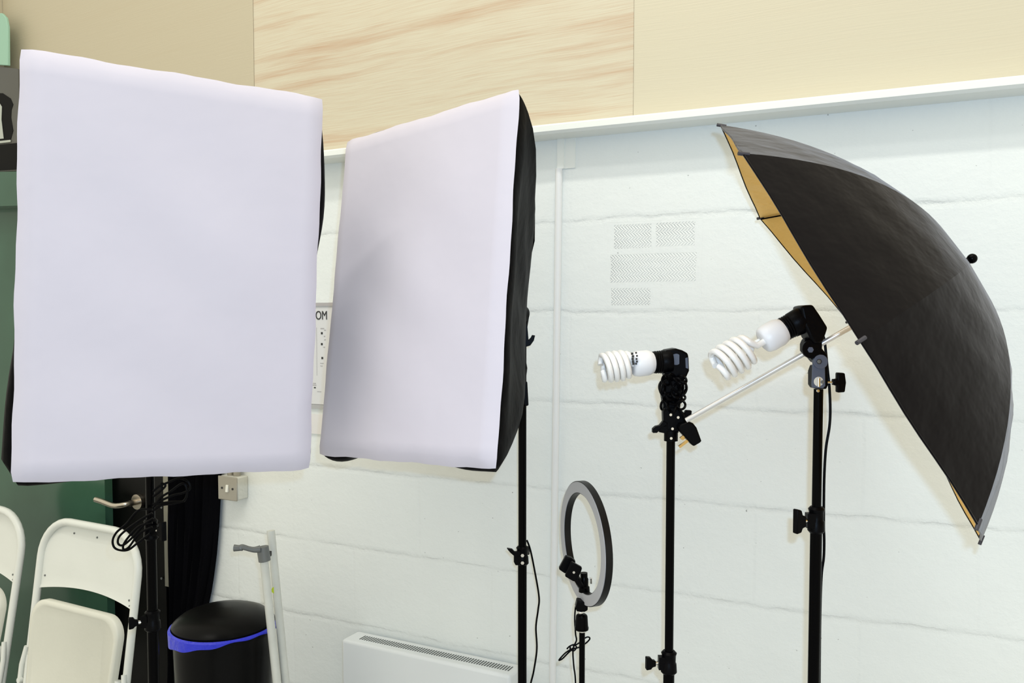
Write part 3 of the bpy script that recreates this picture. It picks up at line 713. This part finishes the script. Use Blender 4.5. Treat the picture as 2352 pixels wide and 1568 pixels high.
# printed marks on the base of the lower bulb
for k, (px, py) in enumerate([(1452, 812), (1461, 810), (1454, 818), (1463, 817), (1453, 824), (1462, 824), (1454, 830), (1463, 830), (1455, 835), (1461, 835)]):
    c = P(px, py, 1.536); MB().box(c, .0028 if k % 2 else .0038, .004, .0032 if k % 2 else .0042).build('printed_mark', M_ink, bl1, smooth=0)
m2 = P(1806, 753, 1.389)
bl2, _, _, _ = bulb(m2, (-.86, -.05, -.47), 'larger white spiral bulb angled downwards in the upper lamp head', .050, .0255, .062, .024, 4.8, rb=.0238)

# ------------------------------------------------------------------ lower lamp head
d2 = 1.58
lh = thing('lamp_head', P(1545, 860, d2), 'black lamp holder on the middle stand with a coiled cable below it', 'lamp head')
sd = Vector((.992, .06, .05)).normalized(); a = P(1499, 832, d2 - .012)
rr = .0215
MB().lathe(a, sd, [(0, rr * .84), (.001, rr * .96), (.006, rr), (.008, rr * .95), (.010, rr * 1.01), (.012, rr * .96), (.014, rr * 1.02), (.016, rr * .97), (.018, rr * 1.03), (.030, rr * 1.06), (.036, rr * 1.0)], 32).build('socket', M_blackp, lh)
L_ = [(1524, 803), (1548, 799), (1562, 803), (1575, 810), (1577, 822), (1578, 850), (1568, 872), (1528, 868), (1522, 855)]
pp, bk = pxprism(L_, d2, .044); bod = MB().prism(pp, bk).build('housing', M_blackp, lh, bevel=.004, bseg=3)
c = P(1553, 825, d2 - .0225); pts = []
for k in range(20):
    a_ = PI / 2 + PI * k / 19 if k < 20 else 0
    pts.append(c + Vector((math.cos(a_) * .0105, 0, math.sin(a_) * .0105)))
pts = [c + Vector((min(.006, math.cos(a_) * .0105), 0, math.sin(a_) * .0105)) for a_ in [2 * PI * k / 28 for k in range(28)]]
MB().prism(pts, Vector((0, .003, 0))).build('grey_cap', M_grey, bod, smooth=0)
pp, bk = pxprism([(1572, 822), (1577.5, 820), (1578.5, 846), (1573, 844)], d2 - .015, .018); MB().prism(pp, bk).build('grey_switch', M_grey, bod, smooth=0)
ring_c = P(1544, 884, d2)
pp, bk = pxprism([(1520, 868), (1566, 868), (1564, 900), (1560, 935), (1558, 970), (1522, 972), (1522, 930), (1518, 905)], d2 + .004, .022); MB().prism(pp, bk).build('swivel_bracket', M_blackp, lh, bevel=.002)
c = P(1536, 890, d2 - .004); MB().cyl(c - Vector((0, .018, 0)), c + Vector((0, .02, 0)), .0175, seg=28).build('tilt_disc', M_blackp, lh, bevel=.002)
pp, bk = pxprism([(1521, 935), (1558, 935), (1572, 950), (1580, 968), (1568, 975), (1556, 970), (1552, 985), (1530, 985), (1530, 970), (1522, 966)], d2, .02); MB().prism(pp, bk).build('shaft_clamp', M_blackp, lh, bevel=.001)
pp, bk = pxprism([(1522, 966), (1531, 969), (1531, 974), (1517, 982), (1508, 993), (1498, 993), (1498, 984), (1505, 978), (1514, 976)], d2 - .006, .014); MB().prism(pp, bk).build('clamp_lever', M_blackp, lh, bevel=.001)
pp, bk = pxprism([(1512, 978), (1530, 976), (1556, 978), (1557, 992), (1528, 994), (1512, 991)], d2, .018); MB().prism(pp, bk).build('lower_clamp', M_blackp, lh, bevel=.001)
c = P(1541, 1003, d2); MB().cyl(c - Vector((0, 0, .0075)), c + Vector((0, 0, .012)), .0132, seg=24).build('spigot_collar', M_blackp, lh)
pp, bk = pxprism([(1574, 941), (1588, 942), (1587, 952), (1583, 960), (1576, 962), (1570, 968), (1563, 962), (1569, 952)], d2, .012); MB().prism(pp, bk).build('thumb_knob', M_blackp, lh, bevel=.0015)
for (px, py) in ((1544, 984), (1541, 1006), (1557, 958), (1540, 952)):
    c = P(px, py, d2 - .013); MB().cyl(c, c - Vector((0, .003, 0)), .0026, seg=10).build('bolt_head', M_chrome, lh)
# coiled cable: loops wrapped round the swivel
cb = thing('power_cable', P(1545, 900, d2), 'black cable looped tightly around the middle lamp head, ending in a three pin plug', 'cable')
rnd = random.Random(9)
loops = [(1537, 890, 22, 24, .1), (1548, 893, 20, 26, .9), (1560, 895, 15, 20, 1.4), (1566, 892, 9, 18, .5), (1545, 915, 22, 12, .3), (1550, 880, 24, 9, 2.2), (1542, 905, 25, 16, 1.9), (1532, 872, 11, 12, .4), (1565, 872, 12, 9, .7), (1560, 912, 14, 8, .2), (1526, 930, 8, 12, .6), (1564, 930, 10, 10, 2.5), (1542, 925, 22, 10, 2.8)]
for i, (cx, cyy, rx, ry, ph) in enumerate(loops):
    pts = []
    for k in range(28):
        a_ = 2 * PI * k / 28
        x_ = rx * math.cos(a_); y_ = ry * math.sin(a_); xr = x_ * math.cos(ph * .5) - y_ * math.sin(ph * .5); yr = x_ * math.sin(ph * .5) + y_ * math.cos(ph * .5)
        pts.append(P(cx + xr, cyy + yr, d2 - .022 + .008 * math.sin(a_ * 2 + i) - .003 * (i % 3)))
    MB().tube(pts, .0024, 8, closed=True).build('cable_loop', M_blackp, cb)
MB().tube(pxpath([(1558, 935, d2 - .02), (1566, 948, d2 - .022), (1572, 960, d2 - .02), (1575, 972, d2 - .02)], d2), .0024, 8).build('cable_run', M_blackp, cb)
pp, bk = pxprism([(1577, 966), (1589, 970), (1597, 980), (1608, 1010), (1607, 1013), (1590, 1023), (1583, 1016), (1560, 990), (1556, 977), (1562, 972)], d2 - .02, .026)
plg = MB().prism(pp, bk).build('plug_body', M_blackp, cb, bevel=.003)
for (x0, y0, x1, y1) in ((1575, 998, 1563, 1007), (1580, 1011, 1560, 1026), (1572, 1004, 1566, 1008)):
    p_, q_ = P(x0, y0, d2 - .02 + (.006 if y0 == 1004 else -.004)), P(x1, y1, d2 - .02 + (.006 if y0 == 1004 else -.004)); ax = (q_ - p_).normalized(); sd_ = Vector((0, 1, 0)).cross(ax).normalized()
    w_ = .0024; MB().hexa([p_ - sd_ * w_ - Vector((0, .003, 0)), p_ + sd_ * w_ - Vector((0, .003, 0)), p_ + sd_ * w_ + Vector((0, .003, 0)), p_ - sd_ * w_ + Vector((0, .003, 0)),
        q_ - sd_ * w_ - Vector((0, .003, 0)), q_ + sd_ * w_ - Vector((0, .003, 0)), q_ + sd_ * w_ + Vector((0, .003, 0)), q_ - sd_ * w_ + Vector((0, .003, 0))]).build('brass_pin', M_brass, plg, smooth=0)
# ------------------------------------------------------------------ umbrella lamp head
d3 = 1.389
lu = thing('lamp_head', P(1880, 860, d3), 'black lamp holder with round tilt joints on the umbrella stand', 'lamp head')
ax2 = (P(1860, 725, d3) - P(1797, 757, d3)).normalized(); a = P(1798, 757, d3); rr = .0205
MB().lathe(a, ax2, [(0, rr * .8), (.0005, rr * .97), (.004, rr), (.006, rr * .93), (.008, rr * 1.0), (.010, rr * .94), (.012, rr * 1.01), (.014, rr * .95), (.016, rr * 1.03), (.034, rr * 1.10), (.040, rr * 1.0)], 32).build('socket', M_blackp, lu)
pp, bk = pxprism([(1829, 704), (1842, 701), (1857, 700), (1872, 722), (1891, 752), (1886, 767), (1880, 784), (1862, 790), (1850, 775), (1845, 763), (1838, 748)], d3, .044)
MB().prism(pp, bk).build('housing', M_blackp, lu, bevel=.004, bseg=3)
pp, bk = pxprism([(1846, 778), (1884, 776), (1884, 800), (1896, 815), (1894, 832), (1866, 832), (1858, 822), (1848, 816), (1841, 805), (1841, 790)], d3, .020)
arm = MB().prism(pp, bk).build('tilt_arm', M_blackp, lu, bevel=.002)
def disc(px, py, r, d, th, name, m, par, seg=32):
    c = P(px, py, d); return MB().cyl(c - Vector((0, th, 0)), c, r, seg=seg).build(name, m, par, bevel=.0006)
disc(1862, 801, .0158, d3 - .009, .006, 'upper_joint', M_blackp, lu)
disc(1861, 803, .0052, d3 - .014, .003, 'joint_bolt', M_grey, lu, 6)
disc(1881, 830, .0118, d3 - .009, .009, 'lower_joint', M_grey, lu)
disc(1881, 830, .0046, d3 - .0175, .0025, 'joint_bolt', M_ink, lu, 6)
disc(1881, 830, .0030, d3 - .0195, .0015, 'joint_bolt_core', M_clamp, lu, 12)
pp, bk = pxprism([(1866, 838), (1895, 838), (1896, 884), (1892, 892), (1866, 891), (1861, 883), (1861, 852)], d3 + .002, .024)
brk = MB().prism(pp, bk).build('mount_bracket', M_blackp, lu, bevel=.0015)
pp, bk = pxprism([(1866, 836), (1894, 836), (1895, 886), (1890, 891), (1866, 890), (1864, 884)], d3 - .012, .003); MB().prism(pp, bk).build('face_plate', M_grey, lu, bevel=.0005)
disc(1880, 876, .0080, d3 - .0133, .0008, 'slot_hole', mat('pale_hole', (.65, .62, .54), .5), lu)
c = P(1880.5, 868, d3 - .0145); c2 = P(1880.5, 888, d3 - .0145); MB().cyl(c, c2, .0027, seg=14).build('lock_screw', M_chrome, lu)
disc(1889, 877, .0030, d3 - .0142, .001, 'thread_end', M_clamp, lu)
disc(1878, 897, .0026, d3 - .008, .003, 'pole_rivet', M_chrome, lu)
k0, k1 = P(1898, 878, d3), P(1914, 878, d3)
MB().cyl(k0, k1, .0018, seg=10).build('knob_bolt', M_chrome, lu)
pp, bk = pxprism([(1912, 870), (1921, 870), (1921, 855), (1938, 856), (1941, 878), (1938, 900), (1921, 901), (1921, 885), (1912, 884)], d3, .012); MB().prism(pp, bk).build('thumb_knob', M_blackp, lu, bevel=.002)
cable([[(1886, 768), (1891, 772), (1894, 785), (1896, 800), (1901, 850), (1905, 890), (1907, 940), (1905, 980), (1897, 1030), (1893, 1100), (1892, 1200), (1893, 1240), (1892, 1280), (1887, 1320), (1884, 1400), (1882, 1560), (1882, 1700)]],
      .0024, d3 + .014, 'thin black cable running down behind the umbrella stand pole')

# ------------------------------------------------------------------ umbrella
Rm = .40; kS = .40 / .42
Cu = Vector((.58444652 * kS, 1.4380835 * kS, -.01443519 * kS + H))
AX = Vector((.79391296, -.30392271, .52662434)).normalized()
tips_ref = [Vector(q) * kS + Vector((0, 0, H)) for q in ((.794, 1.367, -.371), (.836, 1.667, -.261), (.730, 1.832, -.007), (.539, 1.767, .243), (.375, 1.509, .343), (.333, 1.210, .233), (.439, 1.044, -.022), (.630, 1.110, -.272))]
MAJ = (tips_ref[0] - Cu).normalized(); MAJ = (MAJ - AX * MAJ.dot(AX)).normalized()
SEC = (tips_ref[2] - Cu).normalized(); SEC = (SEC - AX * SEC.dot(AX) - MAJ * SEC.dot(MAJ)).normalized()
HD = .2046 * kS
um = thing('studio_umbrella', Cu - AX * .28, 'open black photography umbrella with gold lining, on the right', 'umbrella')
tip_px = [(2255, 1240), (2137, 1023), (1950, 737), (1747, 500), (1657, 287), (1708, 352), (1978, 781), (2248, 1205)]
DT = []
for i in range(8):
    q0 = Cu + (MAJ * math.cos(i * PI / 4) + SEC * math.sin(i * PI / 4)) * Rm
    DT.append(P(tip_px[i][0], tip_px[i][1], q0.y) - q0)       # each rib is bent a little out of true
def rib_pt(i, s, inset=0.0):
    a = i * PI / 4
    rr = Rm * s; h = HD * (1 - s ** 2.25) - inset
    return DT[i % 8] * (s ** 3) + Cu + (MAJ * math.cos(a) + SEC * math.sin(a)) * (rr - inset * .3 * s) + AX * h
def panel_pt(i, f, s, inset):
    A, B = rib_pt(i, s, inset), rib_pt(i + 1, s, inset)
    q = A.lerp(B, f)
    arc = Cu + AX * ((q - Cu).dot(AX)); rad = q - arc
    bul = 1 + .016 * math.sin(PI * f) * math.sin(PI * min(1, s)) 
    ss = .0016 * math.sin(s * 34 + i * 2 + f * 7) * math.sin(PI * f) ** .5 * (s > .5)
    return arc + rad * bul + AX * ss
NS = 22; NF = 8
SMIN = .012
for nm, inset, m_ in (('canopy', 0.0, M_umb), ('gold_lining', .0022, M_gold)):
    b = MB()
    for i in range(8):
        g = [panel_pt(i, f / NF, SMIN + (1 - SMIN) * s / NS, inset) for s in range(NS + 1) for f in range(NF + 1)]
        b.add(g, [(s * (NF + 1) + f, s * (NF + 1) + f + 1, (s + 1) * (NF + 1) + f + 1, (s + 1) * (NF + 1) + f) for s in range(NS) for f in range(NF)])
    b.build(nm, m_, um, smooth=18)
b = MB()
edge_ = [panel_pt(i, f / NF, 1.0, .001) for i in range(8) for f in range(NF)]
b.tube(edge_, .0017, 6, closed=True); b.build('hem', M_umb, um)
for i in range(8):
    pts = [rib_pt(i, .04 + .95 * k / 14, .0055) for k in range(15)]
    MB().tube(pts, .0016, 6).build('rib', M_black, um)
    a0 = rib_pt(i, .985, .001); dirv = (rib_pt(i, 1.0, .001) - rib_pt(i, .93, .001)).normalized()
    MB().cyl(a0, a0 + dirv * .016, .0028, seg=10).build('rib_tip', M_tip, um)
    MB().cyl(Cu + AX * (HD * .35) + (MAJ * math.cos(i * PI / 4) + SEC * math.sin(i * PI / 4)) * .012, rib_pt(i, .52, .008), .0013, seg=6).build('stretcher', M_black, um)
MB().cyl(Cu - AX * .312, Cu + AX * (HD + .002), .0044, seg=16).build('shaft', M_shaft, um)
MB().cyl(Cu + AX * (HD * .30), Cu + AX * (HD * .42), .013, seg=18).build('runner', M_blackp, um)
ap = Cu + AX * (HD - .004)
f_ = MB().lathe(ap, AX, [(0, .016), (.003, .014), (.006, .006), (.012, .0055)], 20); f_.ball(ap + AX * .017, .0078); f_.build('finial', M_black, um)

# ------------------------------------------------------------------ ring light
d4 = 1.73
rc = P(1336.5, 1247, d4)
tr_, prc = stand(1337, 1448, d4, .0062, 'thin black stand below the ring light', [], rlow=.0085, legrot=ROOMROT + .25, spread=.20)
rl = thing('ring_light', P(1337, 1400, d4), 'unlit ring light with a grey diffuser face and black rim', 'ring light')
yaw = math.radians(73.3); nrm = Vector((-math.sin(yaw), -math.cos(yaw), -.02)).normalized()   # face direction
xv = Vector((math.cos(yaw), -math.sin(yaw), -.05)).normalized(); zv = xv.cross(nrm).normalized()
if zv.z < 0: zv = -zv
Ro, Ri, Tk = .1300, .1045, .0145
def annulus(r0, r1, y0, y1, seg=96):
    b = MB(); rings = []
    for k in range(seg):
        a_ = 2 * PI * k / seg; dv = xv * math.cos(a_) + zv * math.sin(a_)
        rings.append([rc + dv * r0 + nrm * y0, rc + dv * r1 + nrm * y0, rc + dv * r1 + nrm * y1, rc + dv * r0 + nrm * y1])
    rings.append(rings[0]); return b.loft(rings, cap=False)
annulus(Ri, Ro, -Tk, 0, 96).build('ring_body', mat('satin_black_rim', (.004, .004, .004), .4, spec=.25), rl)
annulus(Ri + .0016, Ro - .0016, -.001, .0012, 96).build('diffuser', M_ringface, rl)
pp, bk = pxprism([(1325, 1375), (1349, 1380), (1349, 1397), (1342, 1401), (1324, 1400), (1321, 1392)], d4, .024); MB().prism(pp, bk).build('mount_block', M_blackp, rl, bevel=.002)
c = P(1334, 1406, d4); MB().ball(c, .006).build('ball_joint', M_chrome, rl)
c = P(1336, 1410, d4); e = P(1336, 1445, d4)
MB().lathe(e, (0, 0, 1), [(0, .0145), (.004, .0150), (.008, .0138), (.028, .0125), (c.z - e.z - .002, .0115), (c.z - e.z, .009)], 24).build('ball_head', M_black, rl)
c = P(1337, 1449, d4); MB().cyl(c - Vector((0, 0, .001)), c + Vector((0, 0, .002)), .0076, seg=18).build('metal_washer', M_chrome, rl)
c0, c1 = P(1342, 1358, d4 + .01), P(1341, 1313, d4 + .01)
MB().lathe(c0, c1 - c0, [(0, .012), (.01, .0115), (.012, .009), (.028, .0092), (.03, .0078), (.0405, .0078)], 20).build('phone_mount_post', M_black, rl)
c = P(1350, 1330, d4 + .01); MB().cyl(c, c + Vector((.008, 0, 0)), .0012, seg=8).build('mount_screw', M_chrome, rl)
pp, bk = pxprism([(1355, 1326), (1360, 1326), (1360, 1340), (1356, 1340)], d4 + .01, .006); MB().prism(pp, bk).build('mount_knob', M_chrome, rl, bevel=.001)
ph = thing('phone_holder', P(1330, 1335, d4 - .01), 'small black phone clamp of two square jaws on the ring light', 'phone holder')
def jaw(L, d, th, nm):
    pp, bk = pxprism(L, d, th); return MB().prism(pp, bk).build(nm, M_blackp, ph, bevel=.0025)
jaw([(1299, 1275), (1312, 1279), (1322, 1287), (1311, 1316), (1296, 1314), (1283, 1305)], d4 - .006, .016, 'rear_jaw')
fj = jaw([(1312, 1288), (1337, 1302), (1334, 1312), (1324, 1334), (1316, 1333), (1297, 1322)], d4 - .030, .012, 'front_jaw')
c = P(1318, 1314, d4 - .0365); MB().cyl(c, c - Vector((0, .001, 0)), .0026, seg=12).build('jaw_rivet', M_chrome, ph)
jaw([(1318, 1320), (1330, 1326), (1340, 1342), (1332, 1350), (1318, 1332)], d4 - .008, .014, 'holder_arm')
cable([[(1322, 1392), (1320, 1420), (1322, 1455), (1324, 1470), (1318, 1484), (1316, 1500), (1318, 1530), (1322, 1568), (1326, 1700)],
       [(1316, 1488), (1300, 1498), (1288, 1510), (1284, 1516), (1292, 1512), (1304, 1500), (1316, 1490), (1330, 1486), (1345, 1477), (1354, 1468), (1353, 1463), (1345, 1464), (1330, 1476), (1316, 1484)],
       [(1302, 1490), (1308, 1484), (1318, 1480), (1324, 1486), (1318, 1494), (1310, 1491), (1310, 1485)]],
      .0017, d4 + .012, 'thin black ring light cable tied in a bow beside its stand')

# ------------------------------------------------------------------ two white poles with a clamp lever
def leanpole(name, a, b, r, m, label, cat):
    a, b = Vector(a), Vector(b); dv = (a - b); k = (b.z) / (a.z - b.z); g = b - dv * k
    t = thing(name, (g.x, g.y, 0), label, cat)
    MB().cyl(g, a, r, seg=20).build('tube', m, t)
    return t
dp = 2.06
pa = leanpole('clamp_pole', P(604, 1262, dp), P(636, 1568, dp), .0104, M_pole, 'dull white metal pole with a grey lever clamp on top, leaning beside the bin', 'pole')
pb = leanpole('metal_pole', P(622, 1218, dp + .045), P(656, 1568, dp + .03), .0102, M_pole, 'taller plain white metal pole leaning behind the clamp pole', 'pole')
c = P(603, 1255, dp - .0); e = P(608, 1288, dp)
MB().cyl(e, c, .0150, seg=22).build('clamp_sleeve', M_clamp, pa, bevel=.001)
pth = pxpath([(598, 1260, dp - .012), (585, 1262, dp - .016), (572, 1260, dp - .018), (558, 1256, dp - .018), (552, 1258, dp - .018), (538, 1258, dp - .018)], dp, 5)
n_ = len(pth); MB().tube(pth, [.0095 - .003 * math.sin(PI * min(1, i / n_ * 1.2)) if i / n_ < .75 else .0070 + .0022 * (i / n_ - .75) * 4 for i in range(n_)], 12).build('clamp_lever', M_clamp, pa)
pp, bk = pxprism([(613, 1266), (622, 1267), (622, 1277), (614, 1277)], dp + .01, .016); MB().prism(pp, bk).build('clamp_bolt', M_ink, pa, smooth=0)
c = P(630, 1355, dp + .030); pts = [c + Vector((math.cos(a_) * .0075, 0, math.sin(a_) * .0085)) for a_ in [2 * PI * k / 18 for k in range(18)]]
MB().prism(pts, Vector((0, .004, 0))).build('lime_sticker', M_yellow, pb, smooth=0)

# ------------------------------------------------------------------ folding chairs
def make_chair(label):
    t = thing('folding_chair', (0, 0, 0), label, 'folding chair', 'white folding chairs leaning on the green wall')
    Wd, Ht = .45, 1.02; r = .0115; cr = .115
    hw = Wd / 2 - r
    top = Ht - r
    pts = [(-hw, 0, .02), (-hw, 0, .3), (-hw, 0, .6), (-hw, 0, top - cr)]
    for k in range(1, 9): a = PI - PI / 2 * k / 8; pts.append((-hw + cr + cr * math.cos(a), 0, top - cr + cr * math.sin(a)))
    for k in range(0, 9): a = PI / 2 - PI / 2 * k / 8; pts.append((hw - cr + cr * math.cos(a), 0, top - cr + cr * math.sin(a)))
    pts += [(hw, 0, .6), (hw, 0, .3), (hw, 0, .02)]
    MB().tube(pts, r, 14).build('outer_frame', M_chair, t, smooth=60)
    # backrest: curved sheet between the uprights, its lower edge arched
    nx, nz = 20, 12; b = MB(); g = []
    for side in (0, 1):
        for j in range(nz + 1):
            for i in range(nx + 1):
                a = i / nx * 2 - 1; x = a * (hw - .002)
                dx = max(0, abs(x) - (hw - cr)); ztop = top - cr + math.sqrt(max(0, cr * cr - dx * dx)) - .002
                zb = Ht - .225 + .022 * (1 - a * a)
                z = zb + (ztop - zb) * j / nz
                y = .014 * (1 - a * a) + .001 + (.0035 if side else 0)
                if j == 0: y -= .003
                g.append((x, y, z))
    n1 = (nx + 1) * (nz + 1)
    for s in (0, 1): b.add([], []); 
    b.add(g, [(s * n1 + j * (nx + 1) + i, s * n1 + j * (nx + 1) + i + 1, s * n1 + (j + 1) * (nx + 1) + i + 1, s * n1 + (j + 1) * (nx + 1) + i) for s in (0, 1) for j in range(nz) for i in range(nx)]
          + [(i, i + 1, n1 + i + 1, n1 + i) for i in range(nx)])
    bk = b.build('backrest', M_chair, t, smooth=60)
    for (x, z) in ((-.09, Ht - .045), (.01, Ht - .045), (-.19, Ht - .185), (.185, Ht - .20), (.19, Ht - .215)):
        yy = .014 * (1 - (x / hw) ** 2) - .001
        MB().lathe((x, yy + .002, z), (0, -1, 0), [(0, .0032), (.002, .0028), (.003, .001)], 10).build('rivet', M_clamp, bk)
    # seat pan, folded flat, slightly in front of the uprights, narrowing to the bottom
    def seat_ring(k, y, zshift=0):
        out = []; w0, w1 = .193 - k, .172 - k; zt, zb = Ht - .245 - k, Ht - .66 + k; c_ = .06
        def arc(cx, cz, a0, a1, rr):
            for q in range(9):
                a = a0 + (a1 - a0) * q / 8; out.append((cx + rr * math.cos(a), y, cz + rr * math.sin(a)))
        arc(w0 - c_, zt - c_, 0, PI / 2, c_); arc(-w0 + c_, zt - c_, PI / 2, PI, c_); arc(-w1 + .03, zb + .03, PI, 3 * PI / 2, .03); arc(w1 - .03, zb + .03, 3 * PI / 2, 2 * PI, .03)
        return out
    b = MB(); b.loft([seat_ring(0, -.006), seat_ring(0, -.024), seat_ring(.004, -.029), seat_ring(.014, -.030), seat_ring(.017, -.0275)])
    b.build('seat', M_seat, t, smooth=50)
    # front legs, folded alongside
    for s in (-1, 1):
        x0 = s * (hw - .020)
        MB().tube([(x0, -.012, Ht - .42), (x0, -.018, Ht - .6), (x0 - s * .004, -.022, .06)], .0095, 12).build('leg', M_chair, t)
        MB().tube([(s * (hw + .001), -.012, Ht - .40), (s * (hw + .012), -.014, Ht - .455), (s * (hw + .010), -.016, Ht - .58)], .0075, 10).build('hinge_link', M_chair, t)
        MB().cyl((s * (hw + .004), -.026, Ht - .50), (s * (hw + .004), -.014, Ht - .50), .008, seg=12).build('hinge_rivet', M_chair, t)
    MB().cyl((-hw, 0, .12), (hw, 0, .12), .008, seg=12).build('stretcher', M_chair, t)
    MB().cyl((-hw + .02, -.02, .20), (hw - .02, -.02, .20), .008, seg=12).build('stretcher', M_chair, t)
    for s in (-1, 1): MB().cyl((s * hw, 0, 0), (s * hw, 0, .03), .014, seg=14).build('rubber_foot', M_blackp, t)
    return t
ch = make_chair('whole white folding chair leaning with cable loops before its right shoulder')
Mc = Matrix(((0.8971, 0.4353, 0.0754), (-0.4414, 0.8898, 0.1159), (-0.0166, -0.1373, 0.9904)))
SC = 1.05
topc = (Vector((-1.456, 2.553, -.601)) + Vector((-1.052, 2.354, -.608))) / 2 * SC + Vector((0, 0, H))
def pose_chair(o, top, M):
    o.matrix_world = Matrix.Translation(top) @ (M @ Matrix.Scale(SC, 3)).to_4x4() @ Matrix.Translation((0, 0, -1.02))
def base_matrix(top, M):
    b = top - M @ Vector((0, 0, 1.02 * SC)); return Matrix.Translation(b) @ (M * SC).to_4x4()
def dup_tree(o, parent=None):
    c = o.copy(); COL.objects.link(c)
    if parent is not None: c.parent = parent
    for k in list(o.children): dup_tree(k, c)
    return c
ch2 = dup_tree(ch)
ch.matrix_world = base_matrix(topc, Mc)
ch2['label'] = 'white folding chair cut off by the left edge of the photo'
M2 = Matrix.Rotation(.05, 3, Vector((.44, .89, 0))) @ Mc
ch2.matrix_world = base_matrix(topc + Vector((-.897, .441, .0)) * .545 + Vector((0, 0, .012)), M2)
for o in bpy.data.objects:
    if 'is_root' in o: del o['is_root']
